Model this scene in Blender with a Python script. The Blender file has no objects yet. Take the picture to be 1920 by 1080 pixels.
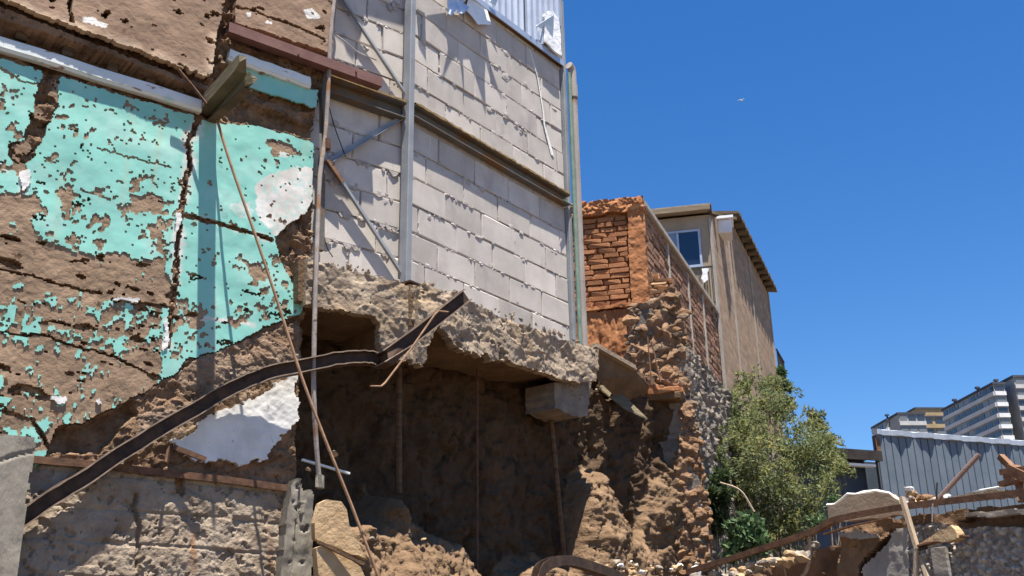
import bpy, math, random
import numpy as np
from mathutils import Vector, Matrix

random.seed(7)
SC = bpy.context.scene
COL = SC.collection

# ------------------------------------------------------------------ camera, sky, sun, exposure
FPX, PITCH, ROLL, EYE = 2000.0, math.radians(20.5), math.radians(1.0), 1.6
_F = np.array([0, math.cos(PITCH), math.sin(PITCH)])
_R0 = np.array([1.0, 0, 0]); _U0 = np.cross(_R0, _F)
_R = math.cos(ROLL) * _R0 - math.sin(ROLL) * _U0
_U = math.sin(ROLL) * _R0 + math.cos(ROLL) * _U0
cam = bpy.data.cameras.new('camera')
camo = bpy.data.objects.new('camera', cam); COL.objects.link(camo)
cam.sensor_fit = 'HORIZONTAL'; cam.sensor_width = 36.0
cam.lens = 36.0 * FPX / 1920.0
cam.clip_start = 0.05; cam.clip_end = 5000
m = Matrix(((_R[0], _U[0], -_F[0]), (_R[1], _U[1], -_F[1]), (_R[2], _U[2], -_F[2]))).to_4x4()
m.translation = (0, 0, EYE)
camo.matrix_world = m
SC.camera = camo

SUNV = Vector((0.076, -0.226, 1.0)).normalized()          # towards the sun
world = bpy.data.worlds.new('World'); SC.world = world; world.use_nodes = True
wn = world.node_tree; wn.nodes.clear()
sky = wn.nodes.new('ShaderNodeTexSky'); sky.sky_type = 'NISHITA'; sky.sun_disc = False
sky.sun_elevation = math.asin(SUNV.z); sky.sun_rotation = math.atan2(SUNV.x, SUNV.y)
sky.altitude = 300; sky.air_density = 1.0; sky.dust_density = 0.0; sky.ozone_density = 3.0
bg = wn.nodes.new('ShaderNodeBackground'); bg.inputs[1].default_value = 0.066
wo = wn.nodes.new('ShaderNodeOutputWorld')
hsv = wn.nodes.new('ShaderNodeHueSaturation'); hsv.inputs['Saturation'].default_value = 1.32; hsv.inputs['Hue'].default_value = 0.507
wn.links.new(sky.outputs[0], hsv.inputs['Color']); wn.links.new(hsv.outputs[0], bg.inputs[0]); wn.links.new(bg.outputs[0], wo.inputs[0])
sl = bpy.data.lights.new('sun', 'SUN'); sl.energy = 5.0; sl.angle = math.radians(0.5); sl.color = (1.0, 0.95, 0.86)
so = bpy.data.objects.new('sun', sl); COL.objects.link(so)
so.rotation_euler = SUNV.to_track_quat('Z', 'Y').to_euler(); so.location = (0, 0, 30)
SC.view_settings.view_transform = 'Standard'; SC.view_settings.look = 'None'
SC.view_settings.gamma = 1.0; SC.view_settings.exposure = 1.38
SC.view_settings.use_curve_mapping = False
SC.render.engine = 'CYCLES'
SC.cycles.max_bounces = 6; SC.cycles.diffuse_bounces = 3

# ------------------------------------------------------------------ frames: vertical planes of the place
def ray(x, y):
    return (x - 960) * _R - (y - 540) * _U + FPX * _F

def ground_at(x, y, dist):
    r = ray(x, y); h = math.hypot(r[0], r[1]); return np.array([r[0] / h * dist, r[1] / h * dist, 0.0])

class Frame:
    """A vertical plane: u runs along it, d out of it towards the viewer, z up. Local axes (u, -d, z)."""
    def __init__(s, o, az):
        a = math.radians(az); s.o = np.array([o[0], o[1], 0.0]); s.az = az
        s.e = np.array([math.sin(a), math.cos(a), 0]); s.n = np.array([math.cos(a), -math.sin(a), 0])
        s.rot = math.radians(90 - az)
    def uz(s, x, y, d=0.0):
        r = ray(x, y); t = ((s.o + s.n * d) @ s.n) / (r @ s.n); p = r * t
        return float((p - s.o) @ s.e), float(p[2] + EYE)
    def w(s, u, z, d=0.0):
        p = s.o + s.e * u + s.n * d; return Vector((p[0], p[1], z))
    def p3(s, x, y, d=0.0):
        u, z = s.uz(x, y, d); return s.w(u, z, d)
    def l3(s, x, y, d=0.0):
        u, z = s.uz(x, y, d); return Vector((u, -d, z))
    def poly(s, pts, d=0.0):
        return [s.uz(x, y, d) for x, y in pts]

K = ground_at(768, 400, 6.5)                 # the steel column where the wall bends
L = Frame(K, 52)                             # painted adobe wall and the narrow block bay
Rb = Frame(K, 37)                            # wide block bay
C0 = ground_at(1206, 400, 9.8)
S = Frame(C0, 21.5)                          # long side wall going away
FR = Frame(C0, 102)                          # orange brick end wall
T = Frame(ground_at(1300, 800, 9.0), 102)    # end of the rubble stone wall
Q = Frame(ground_at(1750, 1000, 6.0), 142.6) # broken wall low on the right
H = Frame(ground_at(1780, 870, 20.0), 69)    # blue-grey shed

# ------------------------------------------------------------------ noise and masks in numpy
def _hash(ix, iy, seed):
    h = (ix.astype(np.int64) * 374761393 + iy.astype(np.int64) * 668265263 + seed * 2147483647) & 0xffffffff
    h = ((h ^ (h >> 13)) * 1274126177) & 0xffffffff
    h = (h ^ (h >> 16)) & 0xffffffff
    return h / 4294967295.0
def vnoise(x, y, seed=0):
    x0 = np.floor(x); y0 = np.floor(y); fx = x - x0; fy = y - y0
    fx = fx * fx * fx * (fx * (fx * 6 - 15) + 10); fy = fy * fy * fy * (fy * (fy * 6 - 15) + 10)
    a = _hash(x0, y0, seed); b = _hash(x0 + 1, y0, seed); c = _hash(x0, y0 + 1, seed); d = _hash(x0 + 1, y0 + 1, seed)
    return (a + (b - a) * fx) * (1 - fy) + (c + (d - c) * fx) * fy
def fbm(x, y, f, octv=4, seed=0, gain=0.5):
    s = 0; amp = 1; tot = 0
    for k in range(octv):
        th = 0.7 + 1.1 * k
        xr = x * math.cos(th) - y * math.sin(th); yr = x * math.sin(th) + y * math.cos(th)
        s = s + amp * vnoise(xr * f + 17.3 * k, yr * f - 9.1 * k, seed + k * 31); tot += amp; amp *= gain; f *= 2.03
    return s / tot                                   # 0..1, mean .5
def inpoly(X, Y, poly):
    ins = np.zeros(X.shape, bool); n = len(poly)
    for i in range(n):
        x0, y0 = poly[i]; x1, y1 = poly[(i + 1) % n]
        if y0 == y1: continue
        c = ((y0 > Y) != (y1 > Y)) & (X < (x1 - x0) * (Y - y0) / (y1 - y0) + x0)
        ins ^= c
    return ins
def segdist(X, Y, pl):
    best = np.full(X.shape, 9e9)
    for (x0, y0), (x1, y1) in zip(pl[:-1], pl[1:]):
        dx, dy = x1 - x0, y1 - y0; l2 = dx * dx + dy * dy + 1e-12
        t = np.clip(((X - x0) * dx + (Y - y0) * dy) / l2, 0, 1)
        best = np.minimum(best, np.hypot(X - x0 - t * dx, Y - y0 - t * dy))
    return best
def worley(x, y, f, seed, want=False):
    x = x * f; y = y * f; ix = np.floor(x); iy = np.floor(y); b1 = np.full(x.shape, 9.0); b2 = b1.copy(); cid = np.zeros(x.shape); ox = np.zeros(x.shape); oy = np.zeros(x.shape)
    for i in (-1, 0, 1):
        for j in (-1, 0, 1):
            cx, cy = ix + i, iy + j; px_ = cx + _hash(cx, cy, seed); py_ = cy + _hash(cx, cy, seed + 9)
            d_ = np.hypot(x - px_, y - py_); nb = d_ < b1; b2 = np.where(nb, b1, np.minimum(b2, d_)); cid = np.where(nb, _hash(cx, cy, seed + 5), cid)
            ox = np.where(nb, x - px_, ox); oy = np.where(nb, y - py_, oy); b1 = np.minimum(b1, d_)
    return (b1, b2, cid, ox, oy) if want else (b1, b2, cid)
def facet(x, y, f, seed, tilt=1.0):
    """angular broken faces: cells at different heights, each tilted its own way; about -.7 to .7"""
    x = x + (fbm(x, y, f * .8, 3, seed + 40) - .5) * .5 / f; y = y + (fbm(x, y, f * .8, 3, seed + 41) - .5) * .5 / f
    _, _, c, ox, oy = worley(x, y, f, seed, True); a = np.floor(c * 977.0) * 2.399
    return (c - .5) + tilt * (np.cos(a) * ox + np.sin(a) * oy)
def blob(X, Y, c, r, p=2):
    return np.exp(-(np.abs((X - c[0]) / r[0]) ** p + np.abs((Y - c[1]) / r[1]) ** p))
def sstep(a, b, x):
    t = np.clip((x - a) / (b - a), 0, 1); return t * t * (3 - 2 * t)

# ------------------------------------------------------------------ objects
def thing(name, label, cat, frame=None, group=None):
    o = bpy.data.objects.new(name, None); COL.objects.link(o); o.empty_display_size = 0.1
    if frame is not None:
        o.location = tuple(frame.o); o.rotation_euler = (0, 0, frame.rot)
    return tag(o, label, cat, group)
def tag(o, label, cat, group=None, kind=None):
    o['label'] = label
    if cat: o['category'] = cat
    if group: o['group'] = group
    o['kind'] = kind or 'thing'
    return o
def link(name, me, parent=None, mat=None, loc=None, rot=None, scl=None):
    o = bpy.data.objects.new(name, me); COL.objects.link(o)
    if parent is not None: o.parent = parent
    if mat is not None and not me.materials: me.materials.append(mat)
    if loc is not None: o.location = loc
    if rot is not None: o.rotation_euler = rot
    if scl is not None: o.scale = scl
    return o
def raw_mesh(name, V, Q4, smooth=None, attrs=None):
    """V (n,3); Q4 (m,4) quads. Fast path for big grids."""
    me = bpy.data.meshes.new(name); V = np.asarray(V, np.float32); Q4 = np.asarray(Q4, np.int32)
    me.vertices.add(len(V)); me.vertices.foreach_set('co', V.ravel())
    me.loops.add(Q4.size); me.loops.foreach_set('vertex_index', Q4.ravel())
    me.polygons.add(len(Q4)); me.polygons.foreach_set('loop_start', np.arange(0, Q4.size, 4, dtype=np.int32))
    me.polygons.foreach_set('loop_total', np.full(len(Q4), 4, np.int32))
    if smooth is not None: me.polygons.foreach_set('use_smooth', np.asarray(smooth, bool))
    for k, v in (attrs or {}).items():
        a = me.attributes.new(k, 'FLOAT', 'POINT'); a.data.foreach_set('value', np.asarray(v, np.float32))
    me.update(calc_edges=True); return me
def grid_uz(u0, u1, z0, z1, step):
    nu = int(round((u1 - u0) / step)) + 1; nz = int(round((z1 - z0) / step)) + 1
    return np.meshgrid(np.linspace(u0, u1, nu), np.linspace(z0, z1, nz))
def layer(name, parent, U, Z, D, mask, thick, mat, attrs=None, smooth=True):
    """A sheet of wall relief: cells of the grid where mask holds, with a rim going back by thick."""
    nz, nu = U.shape; N = nz * nu
    idx = np.arange(N).reshape(nz, nu)
    cm = mask[:-1, :-1] & mask[1:, :-1] & mask[:-1, 1:] & mask[1:, 1:] if mask is not None else np.ones((nz - 1, nu - 1), bool)
    if not cm.any(): return None
    a, b, c, d = idx[:-1, :-1], idx[:-1, 1:], idx[1:, 1:], idx[1:, :-1]
    top = np.stack([a[cm], b[cm], c[cm], d[cm]], 1)
    quads = [top]; sm = [np.full(len(top), smooth)]
    if thick > 0:
        pad = np.zeros((nz + 1, nu + 1), bool); pad[1:-1, 1:-1] = cm
        me_ = pad[1:-1, 1:-1]
        for nb, p, q in ((pad[:-2, 1:-1], a, b), (pad[2:, 1:-1], c, d), (pad[1:-1, :-2], d, a), (pad[1:-1, 2:], b, c)):
            e = me_ & ~nb
            P, R = p[e], q[e]
            quads.append(np.stack([R + 2 * N, P + 2 * N, P + N, R + N], 1)); sm.append(np.full(len(P), False))
    Qd = np.concatenate(quads); sm = np.concatenate(sm)
    V = np.stack([U.ravel(), -D.ravel(), Z.ravel()], 1)
    V = np.concatenate([V, V + np.array([0, thick, 0]), V])
    used, inv = np.unique(Qd.ravel(), return_inverse=True)
    at = {k: np.concatenate([v.ravel()] * 3)[used] for k, v in (attrs or {}).items()}
    me = raw_mesh(name, V[used], inv.reshape(-1, 4), sm, at)
    return link(name, me, parent, mat)

class MB:
    """Collects shapes, then links them as one mesh."""
    def __init__(s): s.v = []; s.f = []
    def add(s, vs, fs):
        n = len(s.v); s.v += [tuple(v) for v in vs]; s.f += [tuple(i + n for i in f) for f in fs]; return s
    def box(s, u0, u1, d0, d1, z0, z1, ch=0.0, jit=0.0):
        """frame-local box (y = -d), chamfered on the outer face"""
        r = lambda: random.uniform(-jit, jit)
        c = min(ch, (u1 - u0) * .4, (z1 - z0) * .4)
        vs = [(u0 + r(), -d0, z0 + r()), (u1 + r(), -d0, z0 + r()), (u1 + r(), -d0, z1 + r()), (u0 + r(), -d0, z1 + r())]
        if c > 0:
            vs += [(x, -(d1 - c), z) for x, _, z in vs[:4]]
            vs += [(u0 + c + r(), -d1 + r() * .3, z0 + c + r()), (u1 - c + r(), -d1 + r() * .3, z0 + c + r()), (u1 - c + r(), -d1 + r() * .3, z1 - c + r()), (u0 + c + r(), -d1 + r() * .3, z1 - c + r())]
            fs = [(3, 2, 1, 0), (8, 9, 10, 11)]
            for k in range(4):
                q = (k + 1) % 4; fs += [(k, q, 4 + q, 4 + k), (4 + k, 4 + q, 8 + q, 8 + k)]
        else:
            vs += [(x, -d1, z) for x, _, z in vs[:4]]
            fs = [(3, 2, 1, 0), (4, 5, 6, 7)] + [(k, (k + 1) % 4, 4 + (k + 1) % 4, 4 + k) for k in range(4)]
        return s.add(vs, fs)
    def bar(s, p0, p1, w, h, up=(0, 0, 1)):
        """rectangular bar between two points; h along up, w across"""
        p0, p1 = Vector(p0), Vector(p1); t = (p1 - p0).normalized(); a = t.cross(Vector(up)).normalized(); b = a.cross(t)
        vs = [p + a * (i * w / 2) + b * (j * h / 2) for p in (p0, p1) for i, j in ((-1, -1), (1, -1), (1, 1), (-1, 1))]
        return s.add(vs, [(0, 1, 2, 3), (7, 6, 5, 4)] + [(k, 4 + k, 4 + (k + 1) % 4, (k + 1) % 4) for k in range(4)])
    def sweep(s, path, prof, up=(0, 0, 1), cap=True):
        """closed profile [(across, along up)] swept along path"""
        path = [Vector(p) for p in path]; n = len(path); k = len(prof); vs = []
        for i, p in enumerate(path):
            t = (path[min(i + 1, n - 1)] - path[max(i - 1, 0)]).normalized()
            a = t.cross(Vector(up)).normalized(); b = a.cross(t)
            vs += [p + a * x + b * y for x, y in prof]
        fs = [(i * k + j, i * k + (j + 1) % k, (i + 1) * k + (j + 1) % k, (i + 1) * k + j) for i in range(n - 1) for j in range(k)]
        if cap: fs += [tuple(range(k))[::-1], tuple((n - 1) * k + j for j in range(k))]
        return s.add(vs, fs)
    def tube(s, path, r, sides=8, jit=0.0):
        path = [Vector(p) for p in path]; n = len(path); vs = []; rr = r if isinstance(r, (list, tuple)) else [r] * n
        for i, p in enumerate(path):
            t = (path[min(i + 1, n - 1)] - path[max(i - 1, 0)]).normalized()
            a = t.cross(Vector((0.31, 0.2, 0.93)) if abs(t.z) < .9 else Vector((1, .2, 0))).normalized(); b = a.cross(t)
            for k in range(sides):
                q = 2 * math.pi * k / sides; w = rr[i] * (1 + random.uniform(-jit, jit))
                vs.append(p + a * math.cos(q) * w + b * math.sin(q) * w)
        fs = [(i * sides + j, i * sides + (j + 1) % sides, (i + 1) * sides + (j + 1) % sides, (i + 1) * sides + j) for i in range(n - 1) for j in range(sides)]
        fs += [tuple(range(sides))[::-1], tuple((n - 1) * sides + j for j in range(sides))]
        return s.add(vs, fs)
    def prism(s, poly, d0, d1):
        """frame-local polygon [(u,z)] given thickness d0..d1"""
        if sum(a[0] * b[1] - b[0] * a[1] for a, b in zip(poly, poly[1:] + poly[:1])) < 0: poly = poly[::-1]
        n = len(poly); vs = [(u, -d1, z) for u, z in poly] + [(u, -d0, z) for u, z in poly]
        return s.add(vs, [tuple(range(n)), tuple(range(2 * n - 1, n - 1, -1))] + [(k, n + k, n + (k + 1) % n, (k + 1) % n) for k in range(n)])
    def mesh(s, name, smooth=False):
        me = bpy.data.meshes.new(name); me.from_pydata(s.v, [], s.f); me.update()
        if smooth: me.polygons.foreach_set('use_smooth', np.ones(len(me.polygons), bool))
        return me
    def build(s, name, mat, parent=None, smooth=False, loc=None):
        return link(name, s.mesh(name, smooth), parent, mat, loc)

def curve(pts, n=6):
    """Catmull-Rom through points"""
    pts = [Vector(p) for p in pts]; out = []
    P = [pts[0] * 2 - pts[1]] + pts + [pts[-1] * 2 - pts[-2]]
    for i in range(1, len(P) - 2):
        for k in range(n):
            t = k / n; a, b, c, d = P[i - 1], P[i], P[i + 1], P[i + 2]
            out.append(0.5 * ((2 * b) + (c - a) * t + (2 * a - 5 * b + 4 * c - d) * t * t + (3 * b - a - 3 * c + d) * t ** 3))
    return out + [pts[-1]]

def ragged(poly, step, amp, seed=0):
    """polygon with its edges broken up"""
    rnd = random.Random(seed); out = []
    for (x0, y0), (x1, y1) in zip(poly, poly[1:] + poly[:1]):
        l = math.hypot(x1 - x0, y1 - y0); n = max(1, int(l / step))
        for k in range(n):
            t = k / n; a = amp if k else amp * .4
            out.append((x0 + (x1 - x0) * t + rnd.uniform(-a, a), y0 + (y1 - y0) * t + rnd.uniform(-a, a)))
    return out

import bmesh
def rock_mesh(seed, sub=2, flat=0.35, name='stone'):
    rnd = random.Random(seed); bm = bmesh.new(); bmesh.ops.create_icosphere(bm, subdivisions=sub, radius=0.5)
    planes = [(Vector((rnd.gauss(0, 1), rnd.gauss(0, 1), rnd.gauss(0, 1))).normalized(), rnd.uniform(.20, .34)) for _ in range(9)]
    for v in bm.verts:
        for n, h in planes:
            t = v.co.dot(n)
            if t > h: v.co -= n * (t - h) * (1 - flat * .2)
        v.co *= 1 + rnd.uniform(-.04, .04)
    # fill the unit cube
    mx = [max(abs(v.co[i]) for v in bm.verts) for i in range(3)]
    for v in bm.verts: v.co = Vector([v.co[i] / mx[i] * .5 for i in range(3)])
    me = bpy.data.meshes.new(name); bm.to_mesh(me); bm.free(); return me

# ------------------------------------------------------------------ materials
def N(nt, t, **kw):
    n = nt.nodes.new(t)
    for k, v in kw.items(): setattr(n, k, v)
    return n
def ramp(nt, fac, stops):
    r = N(nt, 'ShaderNodeValToRGB'); cr = r.color_ramp
    while len(cr.elements) < len(stops): cr.elements.new(0.5)
    for e, (p, c) in zip(cr.elements, stops):
        e.position = p; e.color = (c[0], c[1], c[2], 1) if not isinstance(c, (int, float)) else (c, c, c, 1)
    nt.links.new(fac, r.inputs[0]); return r.outputs[0]
def mixc(nt, fac, a, b, mode='MIX'):
    mx = N(nt, 'ShaderNodeMix', data_type='RGBA', blend_type=mode)
    for s, v in ((0, fac), (6, a), (7, b)):
        if isinstance(v, (int, float)): mx.inputs[s].default_value = v
        elif isinstance(v, tuple): mx.inputs[s].default_value = (v[0], v[1], v[2], 1)
        else: nt.links.new(v, mx.inputs[s])
    return mx.outputs[2]
MATS = {}
def nmat(name, c1, c2, scale=6.0, detail=8, rough=0.9, bump=0.25, bscale=60.0, bdist=0.01, spots=(), stretch=(1, 1, 1), rnd=0.0, metal=0.0, attrs=(), coord='Object', bdetail=6, lo=.35, hi=.65, spec=0.25, bricks=False):
    """noise between two colours; spots = [(colour, scale, threshold, softness[, stretch])]; attrs = [(attribute, colour, variation colour)]"""
    mt = bpy.data.materials.new(name); mt.use_nodes = True; nt = mt.node_tree; MATS[name] = mt
    b = nt.nodes['Principled BSDF']; b.inputs['Roughness'].default_value = rough; b.inputs['Metallic'].default_value = metal
    b.inputs['Specular IOR Level'].default_value = spec
    tc = N(nt, 'ShaderNodeTexCoord'); co = tc.outputs[coord]
    oi = None
    if rnd > 0:
        oi = N(nt, 'ShaderNodeObjectInfo')
        ad = N(nt, 'ShaderNodeVectorMath', operation='ADD'); sc_ = N(nt, 'ShaderNodeVectorMath', operation='SCALE')
        cx = N(nt, 'ShaderNodeCombineXYZ'); nt.links.new(oi.outputs['Random'], cx.inputs[0]); nt.links.new(oi.outputs['Random'], cx.inputs[2])
        nt.links.new(cx.outputs[0], sc_.inputs[0]); sc_.inputs['Scale'].default_value = 37.0
        nt.links.new(co, ad.inputs[0]); nt.links.new(sc_.outputs[0], ad.inputs[1]); co = ad.outputs[0]
    def noise(scale, detail=8, st=(1, 1, 1), rg=0.6):
        mp = N(nt, 'ShaderNodeMapping'); mp.inputs['Scale'].default_value = st; nt.links.new(co, mp.inputs[0])
        n = N(nt, 'ShaderNodeTexNoise'); n.inputs['Scale'].default_value = scale; n.inputs['Detail'].default_value = detail; n.inputs['Roughness'].default_value = rg
        nt.links.new(mp.outputs[0], n.inputs['Vector']); return n.outputs[0]
    col = ramp(nt, noise(scale, detail, stretch), [(lo, c1), (hi, c2)])
    for sp in spots:
        c, s_, th, soft = sp[:4]; st = sp[4] if len(sp) > 4 else (1, 1, 1)
        f = ramp(nt, noise(s_, 5, st), [(th, 0.0), (min(1, th + soft), 1.0)]); col = mixc(nt, f, col, c)
    for an, c, c_ in attrs:
        at = N(nt, 'ShaderNodeAttribute'); at.attribute_name = an
        cc = ramp(nt, noise(scale * 2.3, 6), [(.35, c), (.65, c_)])
        col = mixc(nt, at.outputs['Fac'], col, cc)
    if rnd > 0:
        hs = N(nt, 'ShaderNodeHueSaturation'); mr = N(nt, 'ShaderNodeMapRange')
        mr.inputs[3].default_value = 1 - rnd; mr.inputs[4].default_value = 1 + rnd
        nt.links.new(oi.outputs['Random'], mr.inputs[0]); nt.links.new(mr.outputs[0], hs.inputs['Value']); nt.links.new(col, hs.inputs['Color']); col = hs.outputs[0]
    if bricks:
        sp_ = N(nt, 'ShaderNodeSeparateXYZ'); cb_ = N(nt, 'ShaderNodeCombineXYZ'); nt.links.new(tc.outputs['Object'], sp_.inputs[0])
        nt.links.new(sp_.outputs[0], cb_.inputs[0]); nt.links.new(sp_.outputs[2], cb_.inputs[1])
        tb = N(nt, 'ShaderNodeTexBrick'); nt.links.new(cb_.outputs[0], tb.inputs['Vector']); tb.inputs['Scale'].default_value = 1.0
        tb.inputs['Brick Width'].default_value = .26; tb.inputs['Row Height'].default_value = .075; tb.inputs['Mortar Size'].default_value = .010; tb.inputs['Mortar Smooth'].default_value = .4
        tb.inputs['Color1'].default_value = (.75, .75, .75, 1); tb.inputs['Color2'].default_value = (1.15, 1.05, 1.0, 1); tb.inputs['Mortar'].default_value = (.9, .95, .95, 1)
        col = mixc(nt, .9, col, tb.outputs['Color'], 'MULTIPLY')
    nt.links.new(col, b.inputs['Base Color'])
    if bump > 0:
        bp = N(nt, 'ShaderNodeBump'); bp.inputs['Strength'].default_value = bump; bp.inputs['Distance'].default_value = bdist
        nt.links.new(noise(bscale, bdetail, stretch), bp.inputs['Height']); nt.links.new(bp.outputs[0], b.inputs['Normal'])
    return mt
M_turq = nmat('turquoise_paint', (.20, .485, .41), (.25, .55, .47), scale=3.5, rough=.75, bump=.10, bscale=45, bdist=.004,
              spots=[((.33, .56, .49), 4.5, .50, .2), ((.33, .47, .36), 2.2, .60, .12, (3.0, 3.0, .35)), ((.24, .33, .26), 24, .70, .05), ((.14, .36, .31), 9, .66, .1)], attrs=[('white', (.52, .47, .42), (.72, .68, .64))], spec=.3)
M_mud = nmat('mud_plaster', (.20, .132, .084), (.305, .208, .136), scale=5, bump=.35, bscale=55, bdist=.012,
             spots=[((.085, .045, .024), 16, .615, .06), ((.40, .27, .17), 9, .66, .1), ((.10, .055, .03), 48, .66, .05)])
M_adobe = nmat('adobe', (.115, .066, .037), (.27, .165, .098), scale=9, bump=.8, bscale=48, bdist=.02,
               spots=[((.055, .03, .017), 22, .62, .07), ((.36, .26, .18), 14, .69, .08)])
M_upper = nmat('brown_plaster', (.225, .145, .095), (.315, .205, .137), scale=3.2, bump=.25, bscale=50, bdist=.01, stretch=(1, 1, 1.6),
               spots=[((.09, .05, .03), 30, .66, .05, (1, 1, 2.2)), ((.13, .075, .05), 7, .64, .08)], attrs=[('pale', (.42, .28, .18), (.58, .44, .32)), ('white', (.7, .66, .6), (.8, .77, .72))])
M_white = nmat('white_render', (.56, .54, .51), (.72, .70, .67), scale=6, bump=.25, bscale=38, bdist=.008, spots=[((.36, .31, .26), 13, .66, .06)])
M_rubble = nmat('rubble_concrete', (.215, .160, .112), (.335, .265, .198), scale=7, bump=.9, bscale=55, bdist=.014,
                spots=[((.11, .082, .06), 24, .64, .08), ((.42, .37, .31), 20, .68, .08), ((.26, .14, .07), 3.2, .64, .1, (3, 3, .5))])
M_post = nmat('post_concrete', (.185, .16, .125), (.27, .24, .195), scale=6, bump=.5, bscale=55, bdist=.008, stretch=(1.5, 1.5, .5),
              spots=[((.12, .1, .075), 14, .66, .05), ((.42, .39, .33), 26, .70, .05)])
M_timber = nmat('old_timber', (.065, .038, .022), (.15, .09, .05), scale=9, bump=.6, bscale=40, stretch=(.2, 1, 3), spots=[((.24, .15, .085), 12, .66, .08, (.2, 1, 4))])
M_greytimber = nmat('weathered_timber', (.085, .066, .04), (.175, .14, .088), scale=12, bump=.5, bscale=50, stretch=(.3, .3, 2))
M_mould = nmat('moulding_paint', (.60, .64, .62), (.74, .75, .72), scale=4, rough=.9, bump=.15, bscale=40, spots=[((.27, .16, .11), 13, .64, .04, (.5, 1, 2.5)), ((.45, .62, .57), 5, .58, .1), ((.3, .25, .2), 40, .7, .04)])
M_maroon = nmat('maroon_steel', (.135, .062, .05), (.20, .10, .08), scale=7, rough=.6, bump=.15, bscale=60, spots=[((.12, .06, .035), 18, .66, .06)])
M_rust = nmat('rusted_steel', (.075, .04, .025), (.16, .082, .046), scale=18, rough=.85, bump=.4, bscale=90, bdist=.004, spots=[((.24, .12, .06), 25, .62, .08)])
M_rustlight = nmat('rusted_rod', (.17, .095, .055), (.28, .165, .10), scale=26, rough=.85, bump=.3, bscale=120, bdist=.003)
M_darksteel = nmat('dark_old_steel', (.032, .02, .013), (.085, .047, .029), scale=14, rough=.7, bump=.35, bscale=70, bdist=.004, spots=[((.15, .085, .05), 20, .66, .08)])
M_steel = nmat('grey_steel', (.20, .21, .225), (.275, .285, .30), scale=5, rough=.55, bump=.1, bscale=60, metal=.0, spots=[((.22, .15, .09), 16, .70, .06)], spec=.4)
M_pole = nmat('rusty_grey_pole', (.22, .185, .165), (.33, .28, .25), scale=12, rough=.8, bump=.3, bscale=70, bdist=.004, spots=[((.23, .12, .06), 9, .56, .1, (1, 1, .5)), ((.1, .07, .06), 20, .65, .06)])

# ================================================================== painted adobe wall (frame L)
U, Z = grid_uz(-3.3, -0.55, 1.9, 6.5, 0.0062)
WX = U + (fbm(U, Z, 9, 4, 5) - .5) * .10 + (fbm(U, Z, 45, 3, 6) - .5) * .03
WZ = Z + (fbm(U, Z, 9, 4, 7) - .5) * .10 + (fbm(U, Z, 45, 3, 8) - .5) * .03
WX2 = U + (fbm(U, Z, 30, 3, 15) - .5) * .022; WZ2 = Z + (fbm(U, Z, 30, 3, 17) - .5) * .022
reg = lambda pts: inpoly(WX, WZ, L.poly(pts))
regs = lambda pts: inpoly(WX2, WZ2, L.poly(pts))
lin = lambda pts: segdist(WX2, WZ2, L.poly(pts))
box = lambda a, b, c, d: [(a, b), (c, b), (c, d), (a, d)]
def rank(n):
    q = np.quantile(n[::7, ::7], np.linspace(0, 1, 401)); return np.interp(n, q, np.linspace(0, 1, 401))

whole = regs([(-420, -400), (640, -400), (628, -60), (619, 110), (606, 170), (592, 210), (590, 300), (588, 400), (588, 520), (572, 560), (566, 640), (562, 700), (558, 760), (553, 830), (556, 900), (545, 1400), (-420, 1400)])
up_left = regs([(-420, -400), (432, -400), (414, 0), (405, 40), (394, 80), (389, 130), (383, 160), (330, 142), (250, 108), (130, 66), (60, 40), (0, 14), (-420, -120)])
band_tan = regs([(-420, -110), (0, 24), (130, 74), (330, 152), (384, 168), (384, 182), (330, 166), (200, 112), (100, 78), (0, 47), (-420, -80)])
recess = regs([(-420, -80), (0, 47), (100, 78), (200, 112), (330, 164), (384, 180), (400, 230), (372, 205), (0, 88), (-420, -40)])
recess2 = regs([(452, 186), (520, 210), (590, 236), (592, 262), (500, 236), (440, 224)])
up_mid = regs([(440, -400), (634, -400), (622, 0), (618, 60), (615, 108), (520, 78), (432, 50), (436, 0)])
strip_rough = regs([(414, -200), (440, -200), (436, 0), (432, 55), (425, 100), (425, 170), (380, 200), (384, 150), (400, 60)])
mud = regs([(-420, -30), (0, 112), (370, 222), (400, 232), (470, 235), (586, 268), (584, 380), (570, 402), (512, 446), (528, 498), (545, 532), (572, 556), (562, 592), (500, 612), (470, 630), (400, 662), (345, 676), (334, 700), (300, 715), (280, 732), (245, 748), (200, 772), (150, 795), (105, 800), (92, 835), (70, 880), (0, 890), (-420, 930)])
frag = regs([(420, 118), (560, 163), (596, 172), (592, 206), (540, 190), (482, 172), (424, 150)])
base = regs([(-420, 830), (0, 858), (70, 866), (300, 888), (552, 918), (565, 1600), (-420, 1600)])
whitep = reg([(322, 836), (400, 783), (480, 740), (553, 700), (557, 760), (549, 798), (522, 816), (502, 832), (486, 864), (420, 872), (340, 856)])
lowgrey = regs([(380, 660), (470, 635), (560, 600), (562, 700), (470, 745), (400, 782), (330, 830), (250, 850), (260, 780), (330, 745), (335, 700)])

rough1 = fbm(U, Z, 14, 5, 21); rough2 = fbm(U * .6, Z * 1.6, 7, 4, 22); pit = rank(fbm(U, Z, 26, 4, 23))
D = (rough1 - .5) * .025 + (rough2 - .5) * .04 - .012 + .018 * facet(U, Z * 1.5, 12, 25) + .008 * facet(U, Z, 34, 26)
D = np.where(pit < .10, D - .02, D)
D = np.where(strip_rough, D + .02 + (fbm(U, Z, 30, 3, 24) - .5) * .08, D)
D = np.where(band_tan, .062 + (rough1 - .5) * .02, D)
D = np.where(recess, -.075 + (rough1 - .5) * .05, D)
D = np.where(recess2, -.06 + (rough1 - .5) * .05, D)
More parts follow.
